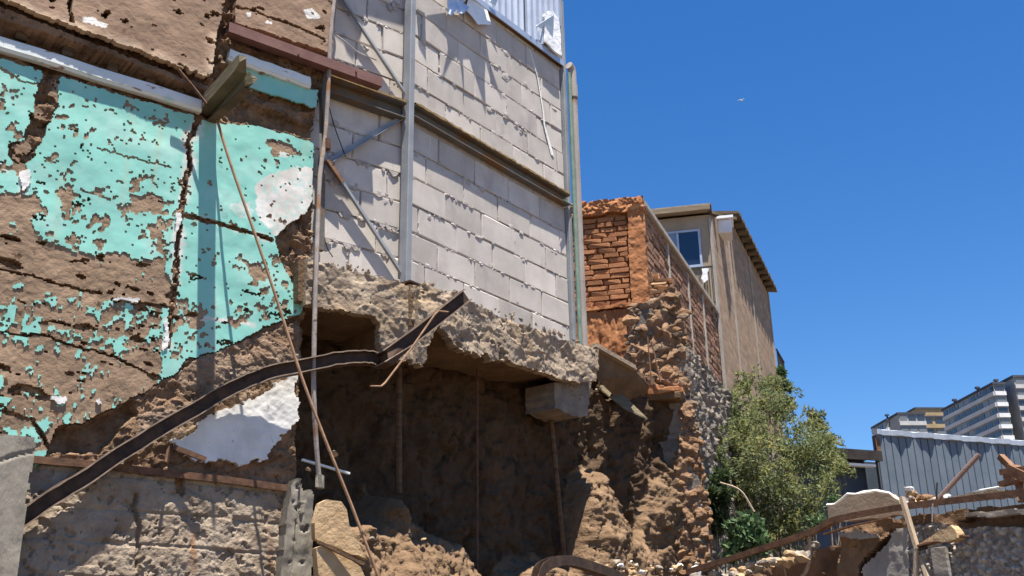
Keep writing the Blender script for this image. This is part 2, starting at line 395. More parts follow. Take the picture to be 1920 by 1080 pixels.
# hollows below the plaster edge
hollow = regs([(95, 800), (150, 800), (245, 752), (258, 775), (215, 815), (190, 850), (90, 850)])
D = np.where(hollow & ~mud, -.07 + (rough1 - .5) * .05, D)
low_ = (Z < L.uz(300, 560)[1]) & ~hollow & ~mud
D = np.where(low_, .004 + (D + .012) * .55, D)
D = np.where(lowgrey & ~mud, D * .6 + .012 + .006 * facet(U, Z, 9, 27), D)
D = np.where(mud, np.minimum(D, .004), D)
aw = thing('adobe_wall', 'cracked adobe house wall with peeling turquoise paint and brown mud plaster', 'wall', L)
lowc = lowgrey.astype(float) * np.clip(rough2 * 1.6 - .3, 0, 1)
MATS_core = nmat('adobe_core', (.115, .066, .037), (.27, .165, .098), scale=9, bump=.8, bscale=48, bdist=.02,
                 spots=[((.055, .03, .017), 22, .62, .07), ((.36, .26, .18), 14, .69, .08)], attrs=[('grey', (.19, .132, .088), (.31, .225, .16))])
layer('wall_core', aw, U, Z, D, whole & ~(base & (Z < L.uz(300, 960)[1])), .25, MATS_core, {'grey': lowc})
# upper plasters, thicker and further out
pale = np.zeros(U.shape)
edge = L.poly([(-420, -112), (0, 17), (60, 42), (130, 68), (250, 110), (330, 145), (383, 162), (389, 130), (394, 80)])
pale = np.clip(1 - segdist(U, Z, edge) / (.035 + .06 * fbm(U, Z, 5, 3, 31)), 0, 1) * sstep(.3, .6, fbm(U, Z, 7, 4, 33) + .12)  # sunlit look of the broken edge, painted into the plaster colour
wspot = (regs([(142, 46), (160, 47), (192, 62), (188, 69), (170, 62), (146, 56)]) | regs([(562, 30), (575, 24), (594, 38), (590, 42), (568, 42)]) | regs([(454, 32), (462, 33), (462, 40), (455, 39)]) | regs([(491, 46), (501, 48), (500, 53), (490, 51)])).astype(float)
crk_u = lin([(128, -10), (121, 25), (125, 55)]) < .006 + .008 * fbm(U, Z, 20, 2, 3)
holes_u = (rank(fbm(U * .8, Z * 1.5, 17, 4, 35)) < .025) | regs([(180, 46), (194, 33), (196, 40), (187, 50)])
Du = .10 + (fbm(U, Z, 5, 3, 36) - .5) * .014 + (fbm(U, Z, 40, 3, 37) - .5) * .003
layer('upper_plaster', aw, U, Z, Du, (up_left & ~crk_u & ~holes_u), .045, M_upper, {'pale': pale, 'white': wspot})
crk_m = lin([(436, 20), (470, 30), (520, 48), (560, 62), (600, 82)]) < .004 + .006 * fbm(U, Z, 14, 2, 4)
layer('upper_plaster', aw, U, Z, Du - .04, (up_mid & whole & ~crk_m & ~(holes_u & (rank(fbm(U, Z, 5, 2, 38)) < .4))), .07, M_upper, {'pale': pale * 0, 'white': wspot})
# mud coat
crack1 = lin([(368, 226), (362, 245), (350, 268), (354, 305), (345, 345), (338, 390), (333, 430), (328, 500), (326, 545), (318, 600), (312, 650)])
crackH = lin([(338, 404), (360, 409), (380, 414), (430, 428), (470, 440), (505, 450)])
crackL = lin([(92, 145), (88, 175), (78, 215), (70, 250), (52, 282), (30, 292)])
crackL2 = lin([(-20, 312), (20, 318), (45, 326), (42, 362)])
wcr = .007 + .012 * fbm(U, Z, 6, 3, 41)
fine = (lin([(0, 132), (45, 158), (70, 160)]) < .004) | (lin([(180, 280), (255, 302), (318, 316)]) < .003) | (lin([(150, 358), (205, 375)]) < .004)
deep = (crack1 < wcr * .95) | (crackH < wcr * .8) | (lin([(300, 712), (210, 668), (130, 650), (90, 632), (0, 625)]) < .004 * fbm(U, Z, 8, 3, 42) * 2) | (lin([(0, 508), (60, 520), (90, 530), (150, 545), (190, 552)]) < .004 * 2 * fbm(U, Z, 8, 3, 43)) | (lin([(210, 563), (250, 568), (310, 576)]) < .009) | (lin([(98, 852), (60, 790), (0, 770)]) < .008)
gouge = rank(fbm(U * .7, Z * 1.7, 12, 5, 44))
inlow = mud & (Z < L.uz(150, 470)[1])
mudhole = ((gouge < .03) & (fbm(U, Z, 3, 2, 49) > .52) & ~reg([(190, 200), (360, 225), (335, 345), (190, 310)]) & (U < L.uz(345, 400)[0])) | ((gouge < .04) & inlow) | deep | ((crackL < .02 + .05 * fbm(U, Z, 10, 3, 46)) & (fbm(U, Z, 16, 3, 45) > .42))
mudm = mud & whole & ~mudhole
Dm = .016 + (fbm(U, Z, 4, 3, 47) - .5) * .012 + (fbm(U, Z, 30, 4, 48) - .5) * .006
layer('mud_plaster', aw, U, Z, Dm, mudm, .04, M_mud)
# turquoise coat: how much of it has come away, region by region
dens = np.full(U.shape, .012)
def setd(v, pts, soft=False): 
    mm = reg(pts) ; dens[mm] = v
setd(.085, [(-50, 110), (330, 225), (335, 480), (-50, 480)])
setd(.012, [(190, 215), (350, 235), (335, 340), (190, 300)])
setd(.15, [(60, 350), (325, 380), (322, 480), (60, 490)])
setd(.22, [(0, 230), (80, 230), (70, 330), (0, 330)])
setd(.55, box(228, 372, 300, 470))
setd(.30, box(225, 400, 318, 480)); setd(.9, box(236, 372, 298, 396))
setd(.9, box(112, 362, 136, 396)); setd(.6, box(90, 295, 118, 312))
setd(.95, [(-50, 360), (30, 362), (62, 372), (66, 440), (90, 470), (312, 490), (316, 572), (300, 590), (-50, 560)])
setd(.985, [(80, 492), (300, 494), (304, 548), (80, 530)])
setd(.56, [(-50, 565), (120, 560), (310, 585), (300, 700), (240, 760), (-50, 900)])
setd(.22, [(315, 560), (400, 575), (400, 665), (330, 680)])
setd(.84, [(120, 625), (235, 660), (300, 640), (290, 720), (180, 770), (60, 790), (-50, 700)])
setd(.66, [(90, 575), (230, 570), (300, 600), (240, 640), (100, 620)])
setd(.17, [(430, 480), (560, 490), (570, 560), (450, 620), (420, 610)])
setd(.85, [(455, 495), (505, 495), (498, 530), (470, 525)])
setd(.75, [(505, 262), (540, 268), (560, 285), (530, 292), (512, 310), (505, 285)])
Ur, Zr = U * .8 - Z * .6, U * .6 + Z * .8
peel = .40 * rank(fbm(Ur * 1.1, Zr * .9, 12, 4, 51, .55)) + .60 * rank(fbm(Ur * 1.15, Zr * .85, 32, 4, 52, .6))
peel = rank(peel)
pits = rank(fbm(U * 1.1, Z, 55, 3, 53)) < .003 + .16 * (fbm(U, Z, 2.6, 4, 54) - .50).clip(0) * (U < L.uz(352, 400)[0]) + .06 * (fbm(U, Z, 5, 3, 55) - .58).clip(0)
turq = (mud | frag) & whole & (peel > dens) & ~pits & ~(crack1 < wcr) & ~(crackH < wcr) & ~((crackL < .012 + .055 * fbm(U, Z, 10, 3, 46))) & ~(crackL2 < .012) & ~fine & ~(mudhole & (gouge > .02) & ~frag)
turq |= frag & whole
wh = np.zeros(U.shape)
wh = np.maximum(wh, reg([(482, 352), (510, 330), (540, 322), (582, 312), (590, 380), (575, 405), (512, 448), (492, 430), (480, 400)]).astype(float))
nz = fbm(U, Z, 11, 4, 61)
wh = np.maximum(wh, np.clip(1.35 - crack1 / (.012 + .07 * (nz - .25).clip(0)), 0, 1))
wh = np.maximum(wh, np.clip(1.2 - crackH / (.008 + .05 * (nz - .3).clip(0)), 0, 1))
wh = np.maximum(wh, np.clip(1.2 - crackL2 / (.008 + .05 * (nz - .2).clip(0)), 0, 1))
wh = np.maximum(wh, np.clip(1.2 - lin([(318, 598), (400, 600), (450, 605), (475, 612)]) / .014, 0, 1))
wh = np.maximum(wh, (reg([(515, 285), (545, 282), (548, 296), (520, 300)]) | reg([(430, 390), (470, 380), (470, 405), (440, 410)])).astype(float) * .7)
wh = np.clip(wh * (fbm(U, Z, 45, 3, 62) * 1.3 + .25), 0, 1)
Dt = .0205 + (fbm(U, Z, 4, 3, 47) - .5) * .012 + (fbm(U, Z, 26, 3, 63) - .5) * .001
layer('turquoise_plaster', aw, U, Z, Dt, turq, .014, M_turq, {'white': wh})
# paint film left on crack edges and small white flakes lower down
flk = regs([(88, 750), (96, 745), (124, 746), (120, 757), (104, 760)]) | regs([(170, 752), (185, 750), (192, 760), (182, 762)]) | regs([(208, 560), (262, 563), (258, 570), (210, 566)]) | regs([(40, 765), (48, 768), (46, 778)])
flk |= regs([(324, 398), (336, 402), (338, 420), (330, 440), (322, 470), (326, 425)]) | regs([(300, 604), (312, 606), (314, 640), (306, 662), (300, 655), (306, 630)]) | regs([(30, 325), (56, 318), (55, 345), (40, 368), (36, 350)])
layer('white_undercoat', aw, U, Z, Dm + .012, flk & whole, .03, M_white)['kind'] = 'stuff'
layer('white_render_patch', aw, U, Z, .034 + (fbm(U, Z, 8, 4, 71) - .5) * .012 + (fbm(U, Z, 40, 3, 72) - .5) * .003, whitep & whole, .04, M_white)
# thick mud that stayed over the hollow
# wall body behind, down to the ground
MB().box(-3.3, -.72, -.42, -.16, 0, 6.5).build('wall_body', M_adobe, aw)

# mouldings
def moulding(pts, d0, hpx, seed):
    mb = MB(); a = L.uz(*pts[0]); b = L.uz(*pts[1]); zt = (a[1] + b[1]) / 2
    prof = [(-.02, 0), (-.02, .078), (.024, .078), (.024, .064), (.030, .062), (.030, .016), (.024, .012), (.018, 0)]
    path = [Vector((a[0] + (b[0] - a[0]) * t / 14, -d0, zt - .074 + .003 * math.sin(t * 1.7 + seed))) for t in range(15)]
    return mb.sweep(path, [(x, y) for x, y in prof]).build('ceiling_moulding', M_mould, aw)
moulding([(-420, -62), (374, 200)], .02, 22, 0)
moulding([(424, 98), (578, 152)], .02, 20, 2)
# timbers in the recess: wall plate and joist ends
mb = MB(); a = L.uz(-420, -72); b = L.uz(388, 192)
zt = L.uz(370, 192)[1]
plate = MB().box(a[0], b[0], -.06, .012, zt - .022, zt + .028, .006).build('wall_plate', M_timber, aw)
for x, y in ((212, 128), (283, 150), (338, 172), (128, 98), (40, 66)):
    u, z = L.uz(x, y); MB().box(u - .028, u + .028, -.12, .005, z - .028, z + .035, .006, .004).build('joist_end', M_timber, aw)
u, z = L.uz(392, 160); MB().box(u - .035, u + .035, -.12, .0, z - .03, z + .04, .008, .004).build('joist_end', M_timber, aw)

# rough base wall under the rail
bw = thing('retaining_wall', 'rough grey rubble concrete wall below the painted wall', 'wall', L)
Ub, Zb = grid_uz(-3.3, -0.55, 1.7, 2.85, 0.0062)
bm_ = inpoly(Ub + (fbm(Ub, Zb, 30, 3, 15) - .5) * .02, Zb + (fbm(Ub, Zb, 22, 3, 16) - .5) * .03, L.poly([(-420, 826), (0, 862), (70, 868), (300, 890), (552, 916), (548, 1400), (-420, 1400)]))
Db = .035 + (fbm(Ub, Zb, 4, 3, 81) - .5) * .03 + (fbm(Ub, Zb, 30, 4, 82, .55) - .5) * .008 + .006 * facet(Ub, Zb * 1.3, 9, 86) + .0035 * facet(Ub, Zb, 30, 87) + .05 * (2.65 - Zb)
Db -= .014 * (rank(fbm(Ub, Zb, 24, 5, 83)) < .07)
Db -= .035 * (segdist(Ub, Zb, L.poly([(250, 930), (246, 955), (255, 990), (250, 1080)])) < .012)
Db -= .006 * (np.abs(((Zb + .02 * fbm(Ub, Zb, 4, 3, 84)) * 1.0 - 2.30) % .165) < .014)
hol = inpoly(Ub + (fbm(Ub, Zb, 20, 3, 15) - .5) * .03, Zb, L.poly([(326, 888), (342, 890), (342, 925), (336, 935), (327, 925)]))
Db = np.where(hol, -.08, Db)
layer('rubble_face', bw, Ub, Zb, Db, bm_, .2, M_rubble)
MB().box(-3.3, -.72, -.15, -.02, 0, 1.75).build('wall_footing', M_rubble, bw)
# ================================================================== concrete block wall in a steel frame
M_block = nmat('grey_block', (.42, .378, .335), (.52, .472, .425), scale=5, bump=.35, bscale=110, bdist=.004, rnd=.14,
               spots=[((.34, .30, .28), 3, .58, .15, (1, 1, .5)), ((.26, .235, .22), 60, .70, .05), ((.62, .59, .56), 9, .66, .08, (1.5, 1.5, .4)), ((.33, .29, .25), 6, .64, .1, (2.5, 2.5, .35))])
M_mortar = nmat('mortar', (.33, .29, .265), (.47, .43, .40), scale=20, bump=.6, bscale=80, bdist=.008, spots=[((.2, .17, .15), 25, .64, .06)])
M_channel = nmat('weathered_channel', (.095, .088, .08), (.155, .14, .122), scale=6, rough=.75, bump=.2, bscale=60, spots=[((.16, .095, .05), 9, .50, .1, (.4, 1, 1))])
M_lip = nmat('rusty_lip', (.16, .105, .045), (.30, .20, .09), scale=20, bump=.5, bscale=80, bdist=.005, spots=[((.45, .38, .3), 30, .68, .05)])
blk = thing('block_wall', 'pale grey concrete block wall laid between steel columns', 'wall', Rb)
cz = lambda z: z + EYE
LOW0, UPP0, CH = cz(2.458), cz(3.80), .2045
BL = {}
def block_mesh(w, h, v):
    k = (round(w, 3), round(h, 3), v)
    if k not in BL:
        rs = random.Random(hash(k) & 0xffff); mb = MB()
        mb.box(-w / 2, w / 2, -.13, 0, -h / 2, h / 2, .006, .0038)
        BL[k] = mb.mesh('block')
        BL[k].materials.append(M_block)
    return BL[k]
rb = random.Random(3)
joints = []                                  # (frame key, u0, u1, z) bed joints for the mortar
def lay(frame_rot_parent, u0, u1, z0, nrow, dbase, blen, key, xf):
    for r in range(nrow):
        z = z0 + r * CH; off = (0, .5, .18, .68)[(r + (0 if key == 'R' else 1)) % 4] * blen
        u = u0 - off
        while u < u1 - .01:
            a, b = max(u, u0), min(u + blen, u1)
            if b - a > .045:
                w = b - a - .009; h = CH - .010
                o = link('block', block_mesh(round(w / .01) * .01, h, rb.randrange(3)), blk)
                lu, ld, lz = (a + b) / 2, dbase + rb.uniform(-.005, .005), z + CH / 2 + rb.uniform(-.002, .002)
                p = xf(lu, ld, lz); o.location = p[0]; o.rotation_euler = (rb.uniform(-.012, .012), rb.uniform(-.004, .004), p[1] + rb.uniform(-.008, .008))
                joints.append((key, a, z, z + CH, 'v'))
            u += blen
        joints.append((key, u0, u1, z, 'h'))
dL = math.radians(Rb.az - L.az)              # narrow bay is turned against the wide one
def xfR(u, d, z): return Vector((u, -d, z)), 0.0
def xfL(u, d, z):
    p = L.w(u, z, d) - Vector(tuple(Rb.o)); c, s_ = math.cos(-Rb.rot), math.sin(-Rb.rot)
    return Vector((p.x * c - p.y * s_, p.x * s_ + p.y * c, z)), L.rot - Rb.rot
lay(None, .02, 1.94, LOW0 - CH, 7, -.055, .405, 'R', xfR)
lay(None, .02, 1.94, UPP0, 8, -.055, .405, 'R', xfR)
lay(None, -.74, -.01, LOW0 - CH * 1.0, 7, -.085, .41, 'L', xfL)
lay(None, -.74, -.01, UPP0 - .02, 8, -.085, .41, 'L', xfL)
# mortar: a recessed bed and squeezed-out lumps along the joints
mb = MB().box(.0, 1.95, -.17, -.066, LOW0 - CH, UPP0 + 8 * CH)
for a, b in (((-.76, 0), 1),):
    q = [xfL(u, d, z)[0] for z in (LOW0 - CH, UPP0 + 8 * CH) for u, d in ((-.76, -.2), (0, -.2), (0, -.097), (-.76, -.097))]
    mb.add(q, [(0, 1, 2, 3), (7, 6, 5, 4), (0, 4, 5, 1), (1, 5, 6, 2), (2, 6, 7, 3), (3, 7, 4, 0)])
mo = mb.build('mortar_bed', M_mortar, blk)
mb = MB()
def lump(c, r, sq=(1, .6, .8)):
    vs = []; k = 5
    for i in range(3):
        for j in range(k):
            q = 2 * math.pi * (j + .5 * i) / k; rr = r * (1, .8, .3)[i] * rb.uniform(.65, 1.25)
            vs.append((c[0] + math.cos(q) * rr * sq[0], c[1] - i * r * .4 * sq[1], c[2] + math.sin(q) * rr * sq[2]))
    fs = [(i * k + j, i * k + (j + 1) % k, (i + 1) * k + (j + 1) % k, (i + 1) * k + j) for i in range(2) for j in range(k)] + [(10, 11, 12, 13, 14)]
    mb.add(vs, fs)
for j in joints:
    if j[4] == 'h':
        key, a, b, z, _ = j; u = a; xf = xfR if key == 'R' else xfL; db = -.055 if key == 'R' else -.085
        while u < b:
            u += rb.expovariate(1 / (.035 if rb.random() < .6 else .12))
            if u < b and rb.random() < .8:
                p = xf(u, db - .004, z + rb.uniform(-.007, .004))[0]
                lump(p, rb.choice((.006, .008, .010, .014, .017)), (rb.uniform(1, 2.6), .7, .8))
    else:
        key, a, z0_, z1_, _ = j; xf = xfR if key == 'R' else xfL; db = -.055 if key == 'R' else -.085
        for _k in range(rb.randrange(0, 5)):
            p = xf(a + rb.uniform(-.006, .006), db - .005, rb.uniform(z0_, z1_))[0]
            lump(p, rb.choice((.005, .007, .010)), (.8, .6, rb.uniform(1, 2.4)))
for k in range(170):
    key, a, b, z, _ = rb.choice([j for j in joints if j[4] == 'h']); xf = xfR if key == 'R' else xfL; db = -.055 if key == 'R' else -.085
    p = xf(rb.uniform(a + .03, b - .03), db + .0005, z + rb.uniform(-.035, .03))[0]; lump(p, rb.choice((.010, .014, .020, .026)), (rb.uniform(.8, 2.2), .22, rb.uniform(.6, 1.6)))
lo = mb.build('mortar_lumps', M_mortar, blk); lo['kind'] = 'stuff'
# mortar tails hanging under a few beds of the narrow bay
mb = MB()
for k in range(26):
    u = rb.uniform(-.62, -.06); z = LOW0 + CH * rb.choice((1, 2, 3, 4)) ; h = rb.uniform(.015, .045); w = rb.uniform(.012, .04)
    p = [xfL(u + a * w, -.082 + b * .008, z - c * h)[0] for a, b, c in ((-1, 0, 0), (1, 0, 0), (.5, 0, .7), (-.1, 0, 1), (-.6, 0, .5), (-1, 1, 0), (1, 1, 0), (.5, 1, .6), (-.1, 1, .9), (-.6, 1, .4))]
    mb.add(p, [(5, 6, 7, 8, 9), (0, 5, 9, 4), (4, 9, 8, 3), (3, 8, 7, 2), (2, 7, 6, 1), (1, 6, 5, 0)])
mb.build('mortar_drips', M_mortar, blk)['kind'] = 'stuff'
# white spilled paint run down the upper blocks
mb = MB(); pts = [(993, 92), (1000, 115), (1008, 145), (1013, 175), (1018, 205), (1021, 235), (1028, 262), (1036, 292)]
pw = [.004, .006, .008, .009, .010, .012, .018, .024]
path = [Rb.l3(x, y, -.051) for x, y in pts]
mb.v = []; 
vs = []; 
for p, w in zip(path, pw): vs += [(p.x - w, p.y, p.z), (p.x, p.y - .004, p.z), (p.x + w, p.y, p.z)]
mb.add(vs, [(3 * i + k, 3 * i + k + 3, 3 * i + k + 4, 3 * i + k + 1)[::-1] for i in range(len(path) - 1) for k in range(2)])
M_spill = nmat('spilled_white', (.70, .67, .63), (.80, .78, .75), scale=20, bump=.3, bscale=60)
mb.build('paint_run', M_spill, blk, True)

sf = thing('column_structure', 'grey painted steel columns, braces and channels framing the block wall', 'frame', Rb)
ztop = cz(5.75)
# column at the bend
mb = MB().box(-.026, .024, -.06, .005, cz(2.42), ztop, .004); mb.build('column', M_steel, sf)
u1 = Rb.uz(1078, 400)[0]
mb = MB().box(1.94, 1.985, -.10, -.02, cz(2.45), ztop, .004); mb.build('column', M_steel, sf)
mb = MB().box(1.86, 1.90, -.052, -.02, cz(2.45), cz(2.45) + .62, .003); 
# channel beams
def chan(xf, u0, u1, z0, z1, d0, d1, name, mat):
    mbx = MB(); prof = [(d0, z0), (d1, z0), (d1, z0 + .008), (d0 + .010, z0 + .008), (d0 + .010, z1 - .008), (d1, z1 - .008), (d1, z1), (d0, z1)]
    vs = [xf(u, d, z)[0] for u in (u0, u1) for d, z in prof]; n = len(prof)
    mbx.add(vs, [(k, (k + 1) % n, n + (k + 1) % n, n + k) for k in range(n)] + [(0, 1, 2, 3), (4, 5, 6, 7), (0, 3, 4, 7), (8, 11, 10, 9), (12, 15, 14, 13), (8, 15, 12, 11)])
    return mbx.build(name, mat, sf)
zb = cz(3.755)
chan(xfR, .032, 1.928, zb - .045, zb + .045, -.05, .004, 'channel_beam', M_channel)
chan(xfL, -.66, -.038, zb - .085, zb + .03, -.08, -.005, 'channel_beam', M_channel)
# rusty mortar-crusted lip on the beams
mb = MB(); vs = []
n = 60
for i in range(n + 1):
    u = .034 + 1.89 * i / n; h = .012 + .016 * rb.random(); w = .012 + .006 * rb.random()
    vs += [(u, .05, zb + .047), (u, -w, zb + .047 - .006 * rb.random()), (u, -w, zb + .047 + h * .6), (u, .0, zb + .047 + h), (u, .05, zb + .047 + h)]
mb.add(vs, [(5 * i + k, 5 * i + (k + 1) % 5, 5 * i + 5 + (k + 1) % 5, 5 * i + 5 + k)[::-1] for i in range(n) for k in range(5)])
mb.build('beam_lip', M_lip, sf)
mb = MB(); vs = []
n = 22
for i in range(n + 1):
    u = -.655 + .615 * i / n; h = .010 + .014 * rb.random()
    vs += [xfL(u, d, z)[0] for d, z in ((-.08, zb + .032), (.0, zb + .032), (.0, zb + .032 + h), (-.08, zb + .034 + h * 1.3))]
mb.add(vs, [(4 * i + k, 4 * i + (k + 1) % 4, 4 * i + 4 + (k + 1) % 4, 4 * i + 4 + k)[::-1] for i in range(n) for k in range(4)])
mb.build('beam_lip', M_lip, sf)
# angle-iron braces of the narrow bay
def lw(x, y, d): return L.p3(x, y, d) - Vector(tuple(Rb.o))
def loc(v):
    c, s_ = math.cos(-Rb.rot), math.sin(-Rb.rot); return Vector((v.x * c - v.y * s_, v.x * s_ + v.y * c, v.z))
up_l = loc(Vector(tuple(L.n)))
for a, b, mt in (((628, -22), (762, 180), M_steel), ((618, 302), (764, 214), M_steel), ((640, 340), (756, 518), M_steel)):
    p0, p1 = loc(lw(*a, -.055)), loc(lw(*b, -.055))
    MB().sweep([p0, p1], [(-.017, 0), (.017, 0), (.017, .024), (.013, .024), (.013, .004), (-.017, .004)], up=up_l).build('brace', mt, sf)
p0, p1 = loc(lw(612, 300, -.04)), loc(lw(641, 342, -.05))
MB().sweep([p0, p1], [(-.024, 0), (.024, 0), (.024, .032), (.018, .032), (.018, .006), (-.024, .006)], up=up_l).build('brace_splice', M_rustlight, sf)

# maroon channel across the adobe and the narrow bay
mc = thing('maroon_channel', 'maroon painted steel channel bolted across the upper wall', 'steel beam', L)
a = L.uz(428, 60, .09); b = L.uz(716, 152, .09); zt = (a[1] + b[1]) / 2 + .012
mb = MB(); prof = [(0, -.045), (.045, -.045), (.045, -.039), (.006, -.039), (.006, .039), (.045, .039), (.045, .045), (0, .045)]
# web outwards, flanges back to the wall
prof = [(-.055, -.034), (.012, -.034), (.012, .034), (-.055, .034), (-.055, .029), (.006, .029), (.006, -.029), (-.055, -.029)]
vs = [(u, -(.085 + d), zt + z) for u in (a[0], b[0]) for d, z in prof]
mb.add(vs, [(k, (k + 1) % 8, 8 + (k + 1) % 8, 8 + k) for k in range(8)] + [(0, 1, 6, 7), (1, 2, 5, 6), (2, 3, 4, 5), (8, 15, 14, 9), (9, 14, 13, 10), (10, 13, 12, 11)])
mb.build('channel', M_maroon, mc)
for x, y in ((450, 66), (560, 103), (668, 135)):
    u, z = L.uz(x, y, .1); 
    MB().tube([(u, -.096, z), (u, -.106, z)], .008, 6).build('bolt', M_rust, mc)

# ------------------------------------------------------------------ broken floor slab under the block wall
M_slab = nmat('broken_concrete', (.22, .162, .112), (.335, .262, .19), scale=6, bump=.6, bscale=40, bdist=.014,
              spots=[((.10, .075, .055), 26, .62, .06), ((.50, .45, .38), 24, .70, .05), ((.33, .235, .145), 4, .56, .12)])
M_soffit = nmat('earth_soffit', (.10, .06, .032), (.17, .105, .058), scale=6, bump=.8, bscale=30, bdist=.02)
slab = thing('floor_slab', 'broken rough concrete floor slab jutting under the block wall', 'slab', Rb)
Us, Zs = grid_uz(-.06, 2.35, cz(1.75), cz(2.62), .0075)
pR = Rb.poly([(740, 545), (766, 522), (784, 534), (800, 528), (840, 548), (878, 562), (930, 582), (985, 606), (1040, 628), (1096, 645), (1122, 655), (1118, 690), (1116, 716), (1085, 716), (1040, 705), (985, 688), (930, 672), (880, 660), (845, 648), (820, 612), (806, 650), (800, 690), (770, 672), (740, 668)], .16)
mR = inpoly(Us + (fbm(Us, Zs, 12, 4, 91) - .5) * .04 + .012 * facet(Us, Zs, 14, 91), Zs + (fbm(Us, Zs, 12, 4, 92) - .5) * .04 + .012 * facet(Us, Zs, 14, 92), pR)
Dsl = .15 + (fbm(Us, Zs, 3, 3, 93) - .5) * .09 + .010 * facet(Us, Zs * 1.4, 7, 94) + .004 * facet(Us, Zs, 20, 90) + (fbm(Us, Zs, 40, 4, 89) - .5) * .008
Dsl -= .02 * (rank(fbm(Us, Zs, 14, 5, 95)) < .04)
layer('slab_edge', slab, Us, Zs, Dsl, mR, .06, M_slab)
# slab body behind the broken edge
def body_prism(frame_pts, d0, d1, name, xf, seed):
    poly = frame_pts
    mbx = MB(); n = len(poly)
    if sum(a_[0] * b_[1] - b_[0] * a_[1] for a_, b_ in zip(poly, poly[1:] + poly[:1])) < 0: poly = poly[::-1]
    vs = [xf(u, d1, z)[0] for u, z in poly] + [xf(u, d0, z)[0] for u, z in poly]
    mbx.add(vs, [tuple(range(n)), tuple(range(2 * n - 1, n - 1, -1))] + [(k, n + k, n + (k + 1) % n, (k + 1) % n) for k in range(n)])
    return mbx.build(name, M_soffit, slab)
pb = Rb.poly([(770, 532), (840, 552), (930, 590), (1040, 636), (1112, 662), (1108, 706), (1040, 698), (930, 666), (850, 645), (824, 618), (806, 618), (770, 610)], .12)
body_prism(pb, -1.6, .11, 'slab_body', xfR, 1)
Ul, Zl = grid_uz(-.78, .08, cz(1.80), cz(2.62), .0075)
pL = L.poly([(560, 478), (600, 488), (660, 504), (700, 514), (745, 528), (790, 540), (790, 668), (762, 678), (735, 665), (718, 655), (712, 640), (714, 606), (700, 594), (650, 586), (590, 570), (560, 566)], .13)
mL = inpoly(Ul + (fbm(Ul, Zl, 16, 4, 96) - .5) * .05, Zl + (fbm(Ul, Zl, 16, 4, 97) - .5) * .05, pL)
Dl = .12 + (fbm(Ul, Zl, 3, 4, 98) - .5) * .05 + .008 * facet(Ul, Zl * 1.4, 7, 99) + .0035 * facet(Ul, Zl, 20, 88) + (fbm(Ul, Zl, 40, 4, 89) - .5) * .008
V_ = None
oL = layer('slab_edge', slab, Ul, Zl, Dl, mL, .06, M_slab)
oL.location = xfL(0, 0, 0)[0]; oL.rotation_euler = (0, 0, L.rot - Rb.rot)
pb = L.poly([(560, 486), (660, 512), (775, 540), (775, 640), (730, 640), (722, 600), (650, 582), (560, 562)], .09)
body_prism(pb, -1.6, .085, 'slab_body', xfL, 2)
# loose lumps of mortar and rubble along the slab's top
rmesh = [rock_mesh(100 + k, 1, name='rubble') for k in range(6)]
M_stone_mix = nmat('rubble_stone', (.24, .19, .145), (.44, .37, .30), scale=3, bump=.6, bscale=14, bdist=.05, rnd=.25, spots=[((.6, .56, .5), 5, .66, .08), ((.13, .09, .065), 7, .64, .07)])
for me in rmesh: me.materials.append(M_stone_mix)
for k in range(70):
    t = rb.random(); 
    if rb.random() < .7:
        x = 790 + (1105 - 790) * t; y = 527 + (648 - 527) * t + rb.uniform(-2, 4); p = Rb.l3(x, y, rb.uniform(.0, .10))
    else:
        x = 605 + 150 * t; y = 490 + 36 * t + rb.uniform(-2, 4); u, z = L.uz(x, y, .04); p = xfL(u, rb.uniform(.0, .08), z)[0]
    s_ = rb.choice((.012, .016, .02, .03, .042)); 
    o = link('rubble', rb.choice(rmesh), slab, None, p, (rb.uniform(0, 6), rb.uniform(0, 6), rb.uniform(0, 6)), (s_ * rb.uniform(.8, 1.8), s_, s_ * rb.uniform(.6, 1)))
# flat iron plate under the column foot
p = xfL(-.06, .03, cz(2.40))[0]
MB().box(-.09, .05, -.03, .10, cz(2.425), cz(2.437)).build('foot_plate', M_darksteel, slab)

# square concrete beam stub hanging under the slab's far end
st = thing('concrete_stub', 'short broken concrete beam end hanging under the slab', 'beam', Rb)
pp = Rb.poly([(1040, 716), (1108, 712), (1103, 776), (1085, 782), (1040, 766)], .05)
M_stub = nmat('stub_concrete', (.15, .12, .095), (.25, .205, .165), scale=8, bump=.8, bscale=40, bdist=.015, spots=[((.4, .36, .31), 14, .68, .06)])
mb = MB().prism(ragged(pp, .03, .012, 4), -.22, .05)
mb.build('stub_body', M_stub, st)
for k in range(34):
    x, y = rb.gauss(1082, 10), rb.gauss(738, 11); p = Rb.l3(x, y, .05); s_ = rb.uniform(.012, .03)
    link('aggregate', rb.choice(rmesh), st, None, p, (rb.uniform(0, 6), rb.uniform(0, 6), 0), (s_, s_ * .7, s_))

